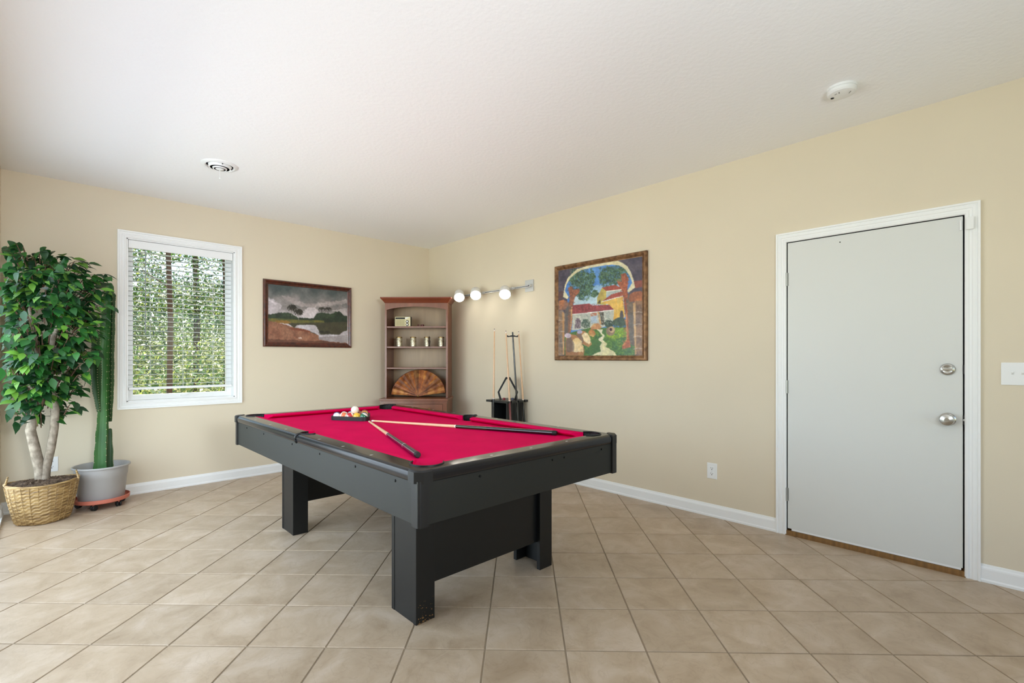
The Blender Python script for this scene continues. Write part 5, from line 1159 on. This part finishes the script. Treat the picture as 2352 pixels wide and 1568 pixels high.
# canopy: leaf sprays set along twigs
leaf_me = []
def leaf_geo(L, W, bend):
    vs = []; st = [(0, 0), (.18, .62), (.42, 1.0), (.68, .72), (.86, .28), (1.0, 0)]
    vs = [(0, 0, 0)]
    for f_, w_ in st[1:-1]: z = -bend*f_*f_*L; vs += [(L*f_, -W*w_, z+.10*W*w_*2), (L*f_, 0, z), (L*f_, W*w_, z+.10*W*w_*2)]
    vs.append((L, 0, -bend*L*1.05)); fs = [(0, 2, 1), (0, 3, 2)]
    for i in range(3):
        a = 1+3*i; fs += [(a, a+1, a+4, a+3), (a+1, a+2, a+5, a+4)]
    e = 1+9; fs += [(e, e+1, len(vs)-1), (e+1, e+2, len(vs)-1)]
    return vs, fs
GEO = [leaf_geo(.090, .024, .25), leaf_geo(.078, .022, .45), leaf_geo(.098, .025, .12), leaf_geo(.070, .019, .35)]
MATS = ['leaf_a', 'leaf_b', 'leaf_c']
for g_ in GEO:
    row = []
    for mk in MATS:
        me = bpy.data.meshes.new('leaf'); me.from_pydata(g_[0], [], g_[1]); me.materials.append(M[mk]); me.polygons.foreach_set('use_smooth', [True]*len(me.polygons)); row.append(me)
    leaf_me.append(row)
# canopy extent per height: (z, x_left, x_right, depth)
EXT = [(.74, -3.90, -3.70), (.82, -3.97, -3.62), (.90, -4.00, -3.56), (1.0, -4.01, -3.50), (1.12, -4.01, -3.52), (1.25, -4.01, -3.46), (1.40, -4.01, -3.43), (1.55, -4.01, -3.40), (1.72, -4.01, -3.38), (1.88, -4.01, -3.36), (1.98, -4.01, -3.44), (2.06, -4.01, -3.66), (2.12, -4.01, -3.86)]
def ext(z):
    for a, b in zip(EXT[:-1], EXT[1:]):
        if a[0] <= z <= b[0]:
            f_ = (z-a[0])/(b[0]-a[0]); return a[1]+(b[1]-a[1])*f_, a[2]+(b[2]-a[2])*f_
    return None
twigs = MB(); LV = []
def zdens():
    while True:
        z = random.uniform(.75, 2.11); e = ext(max(.745, z)); d = .3 if z < .95 else (.8 if z < 1.1 else 1.0)
        if random.random() < d*(e[1]-e[0])/.65: return z
for t in range(380):
    z = zdens(); e = ext(max(.745, z)); x = random.uniform(e[0]+.02, e[1]-.045); yr = .30 if z > 1.1 else .20
    a = random.random()*2*PI; q = random.uniform(.25, 1)
    y = fy+.02 - yr*q*math.sin(a)*(1 if math.sin(a) > 0 else .80)
    y = min(y, -.10)
    hub = Vector(((fx+x)/2*.7+x*.3, fy*.75+y*.25, z-.10)); tip = Vector((x, y, z))
    twigs.tube([hub, hub.lerp(tip, .6)+Vector((0, 0, .03)), tip], [.004, .0026, .0014], 5, cap=False)
    od = (tip-hub); od.z = 0; od = od.normalized() if od.length > 1e-4 else Vector((1, 0, 0))
    for k in range(random.randint(5, 7)):
        f_ = random.uniform(.35, 1.05); p = hub.lerp(tip, f_)+Vector((random.uniform(-.03, .03), random.uniform(-.03, .03), random.uniform(-.02, .03)))
        if k == 0: p = tip.copy()
        d = Vector((od.x+random.uniform(-.9, .9), od.y+random.uniform(-.9, .9), random.uniform(-1.0, .25))).normalized()
        end = p+d*.095
        if end.x < -4.022 or p.x < -4.02 or end.y > -.02 or end.x > -3.345 or (max(end.x, p.x) > -3.57 and max(end.y, p.y) > -.315): continue
        up = Vector((random.uniform(-.5, .5), random.uniform(-.9, .2), 1.0)).normalized(); s_ = up.cross(d).normalized(); u2 = d.cross(s_).normalized()
        R_ = Matrix((d, s_, u2)).transposed(); mi = random.choices((0, 1, 2), (.40, .42, .18))[0]
        LV.append((p, R_, random.randrange(4), mi, random.uniform(.9, 1.2)))
twigs.build('twigs', M['twig'], fc_)
LV.sort(key=lambda q: (q[0]-camv).length)
inv = wm(fc_).inverted()
fol = MB()
for i, (p, R_, gi, mi, sc_) in enumerate(LV):
    if i < 290:
        o = bpy.data.objects.new('leaf', leaf_me[gi][mi]); COL.objects.link(o); o.parent = fc_; q = inv @ p
        o.matrix_local = Matrix.Translation(q) @ R_.to_4x4() @ Matrix.Diagonal((sc_, sc_, sc_, 1))
    else:
        fol.cur = mi; fol.add([p+R_ @ (Vector(v)*sc_) for v in GEO[gi][0]], GEO[gi][1])
fo = fol.build('foliage', [M[k] for k in MATS], fc_); fo['kind'] = 'stuff'; fo.data.polygons.foreach_set('use_smooth', [True]*len(fo.data.polygons))
# fallen leaf
g_ = GEO[1]; MB().add([(-3.975+v[0]*.95, -.125+v[1]*.9, .012+v[2]*.25+v[0]*.1) for v in g_[0]], g_[1]).build('fallen_leaf', M['leaf_a'], None, label='fallen dark green leaf on the floor between the basket and the corner', cat='leaf')

# ------------------------------------------------------------ outside the window: woodland
MB().add([(-40, .6, -.5), (40, .6, -.5), (60, 60, 1.5), (-60, 60, 1.5)], [(0, 1, 2, 3)]).build('ground', M['earth'], kind='structure')
MB().add([(-40, -40, -.25), (XL-.2, -40, -.25), (XL-.2, 1, -.25), (-40, 1, -.25)], [(0, 1, 2, 3)]).build('ground_left', M['earth'], kind='structure')
def cards(n, cx, cy, cz, rx, ry, rz, s0, s1, w_, hole=0.0):
    mb = MB(); n = int(n*2.0); s0 *= .6; s1 *= .6
    for i in range(n):
        while True:
            v = Vector((random.uniform(-1, 1), random.uniform(-1, 1), random.uniform(-1, 1)))
            if v.length < 1: break
        p = Vector((cx+v.x*rx, cy+v.y*ry, cz+v.z*rz)); d = Vector((random.gauss(0, 1), random.gauss(0, 1), random.gauss(0, 1))).normalized(); e = d.orthogonal().normalized(); L = random.uniform(s0, s1)
        mb.cur = random.choices((0, 1, 2), w_)[0]; mb.add([p-d*L, p+e*L*.45, p+d*L, p-e*L*.45], [(0, 1, 2, 3)])
    return mb
TM = [M['tl_a'], M['tl_b'], M['tl_c']]
def tree(x, y, zb, r, h, label, crowns, w_):
    t = thing('tree', label, 'tree', (x, y, zb), 0, 'trees outside the window')
    MB().tube([(x, y, zb-.3), (x+.03, y, zb+h*.3), (x-.04, y+.05, zb+h*.7), (x+.02, y, zb+h)], [r*1.15, r, r*.8, r*.4], 9).build('trunk', M['tree_bark'], t, True)
    mb = MB()
    for c in crowns:
        m2 = cards(c[0], x+c[1], y+c[2], zb+c[3], c[4], c[5], c[6], c[7], c[8], w_); k = len(mb.v); mb.v += m2.v; mb.f += [tuple(i+k for i in f) for f in m2.f]; mb.mi += m2.mi
        a = Vector((x, y, zb+min(h*.9, c[3]-.6))); mb0 = MB().tube([a, a.lerp(Vector((x+c[1], y+c[2], zb+c[3])), .9)], [r*.28, r*.08], 6); mb0.build('branch', M['tree_bark'], t, True)
    o = mb.build('foliage', TM, t); o['kind'] = 'stuff'
tree(-2.36, 4.0, -.4, .040, 7.5, 'dark straight trunk in the middle of the window view', [(900, .3, .6, 4.6, 1.3, 1.2, 1.2, .05, .10), (500, -.6, .8, 3.4, .8, .8, .6, .05, .09)], (.5, .2, .3))
tree(-2.90, 5.6, -.4, .030, 6.0, 'thin trunk at the left side of the window view', [(700, .0, .4, 3.6, 1.0, .9, .9, .05, .10)], (.4, .4, .2))
tree(-.95, 6.6, -.3, .034, 7.0, 'slim trunk at the right side of the window view', [(900, .2, .4, 4.2, 1.2, 1.0, 1.2, .05, .10), (500, -.5, .2, 2.9, .7, .7, .5, .05, .09)], (.5, .3, .2))
tree(-2.2, 11.5, -.2, .09, 9.0, 'bushy tree farther back on the left of the window view', [(1300, -.3, .2, 1.7, 1.5, 1.0, 1.1, .07, .14), (1500, -.4, .5, 3.2, 1.6, 1.2, 1.3, .07, .14), (1100, .3, .5, 5.4, 1.5, 1.2, 1.3, .07, .14)], (.5, .35, .15))
tree(-.4, 12.5, -.2, .09, 9.0, 'bushy tree farther back in the middle of the window view', [(1500, .0, .5, 3.0, 1.7, 1.2, 1.3, .07, .14), (1000, .3, .3, 5.2, 1.4, 1.2, 1.1, .07, .14)], (.55, .3, .15))
tree(1.6, 13.0, -.2, .09, 9.0, 'bushy tree farther back on the right of the window view', [(1500, .0, .5, 3.2, 1.7, 1.2, 1.3, .07, .14), (900, .1, .3, 5.2, 1.3, 1.2, 1.0, .07, .14)], (.5, .35, .15))
o = cards(5200, -.6, 8.5, .55, 3.6, 4.5, 1.15, .05, .12, (.32, .5, .18)).build('undergrowth', TM, None); setprops(o, 'yellow green undergrowth beneath the trees outside the window', 'undergrowth', None, 'stuff')
o = cards(9000, .4, 18, 1.6, 4.6, 2.5, 2.9, .09, .18, (.35, .5, .15)).build('far_brush', TM, None); setprops(o, 'pale green brush far behind the trees outside the window', 'brush', None, 'stuff')
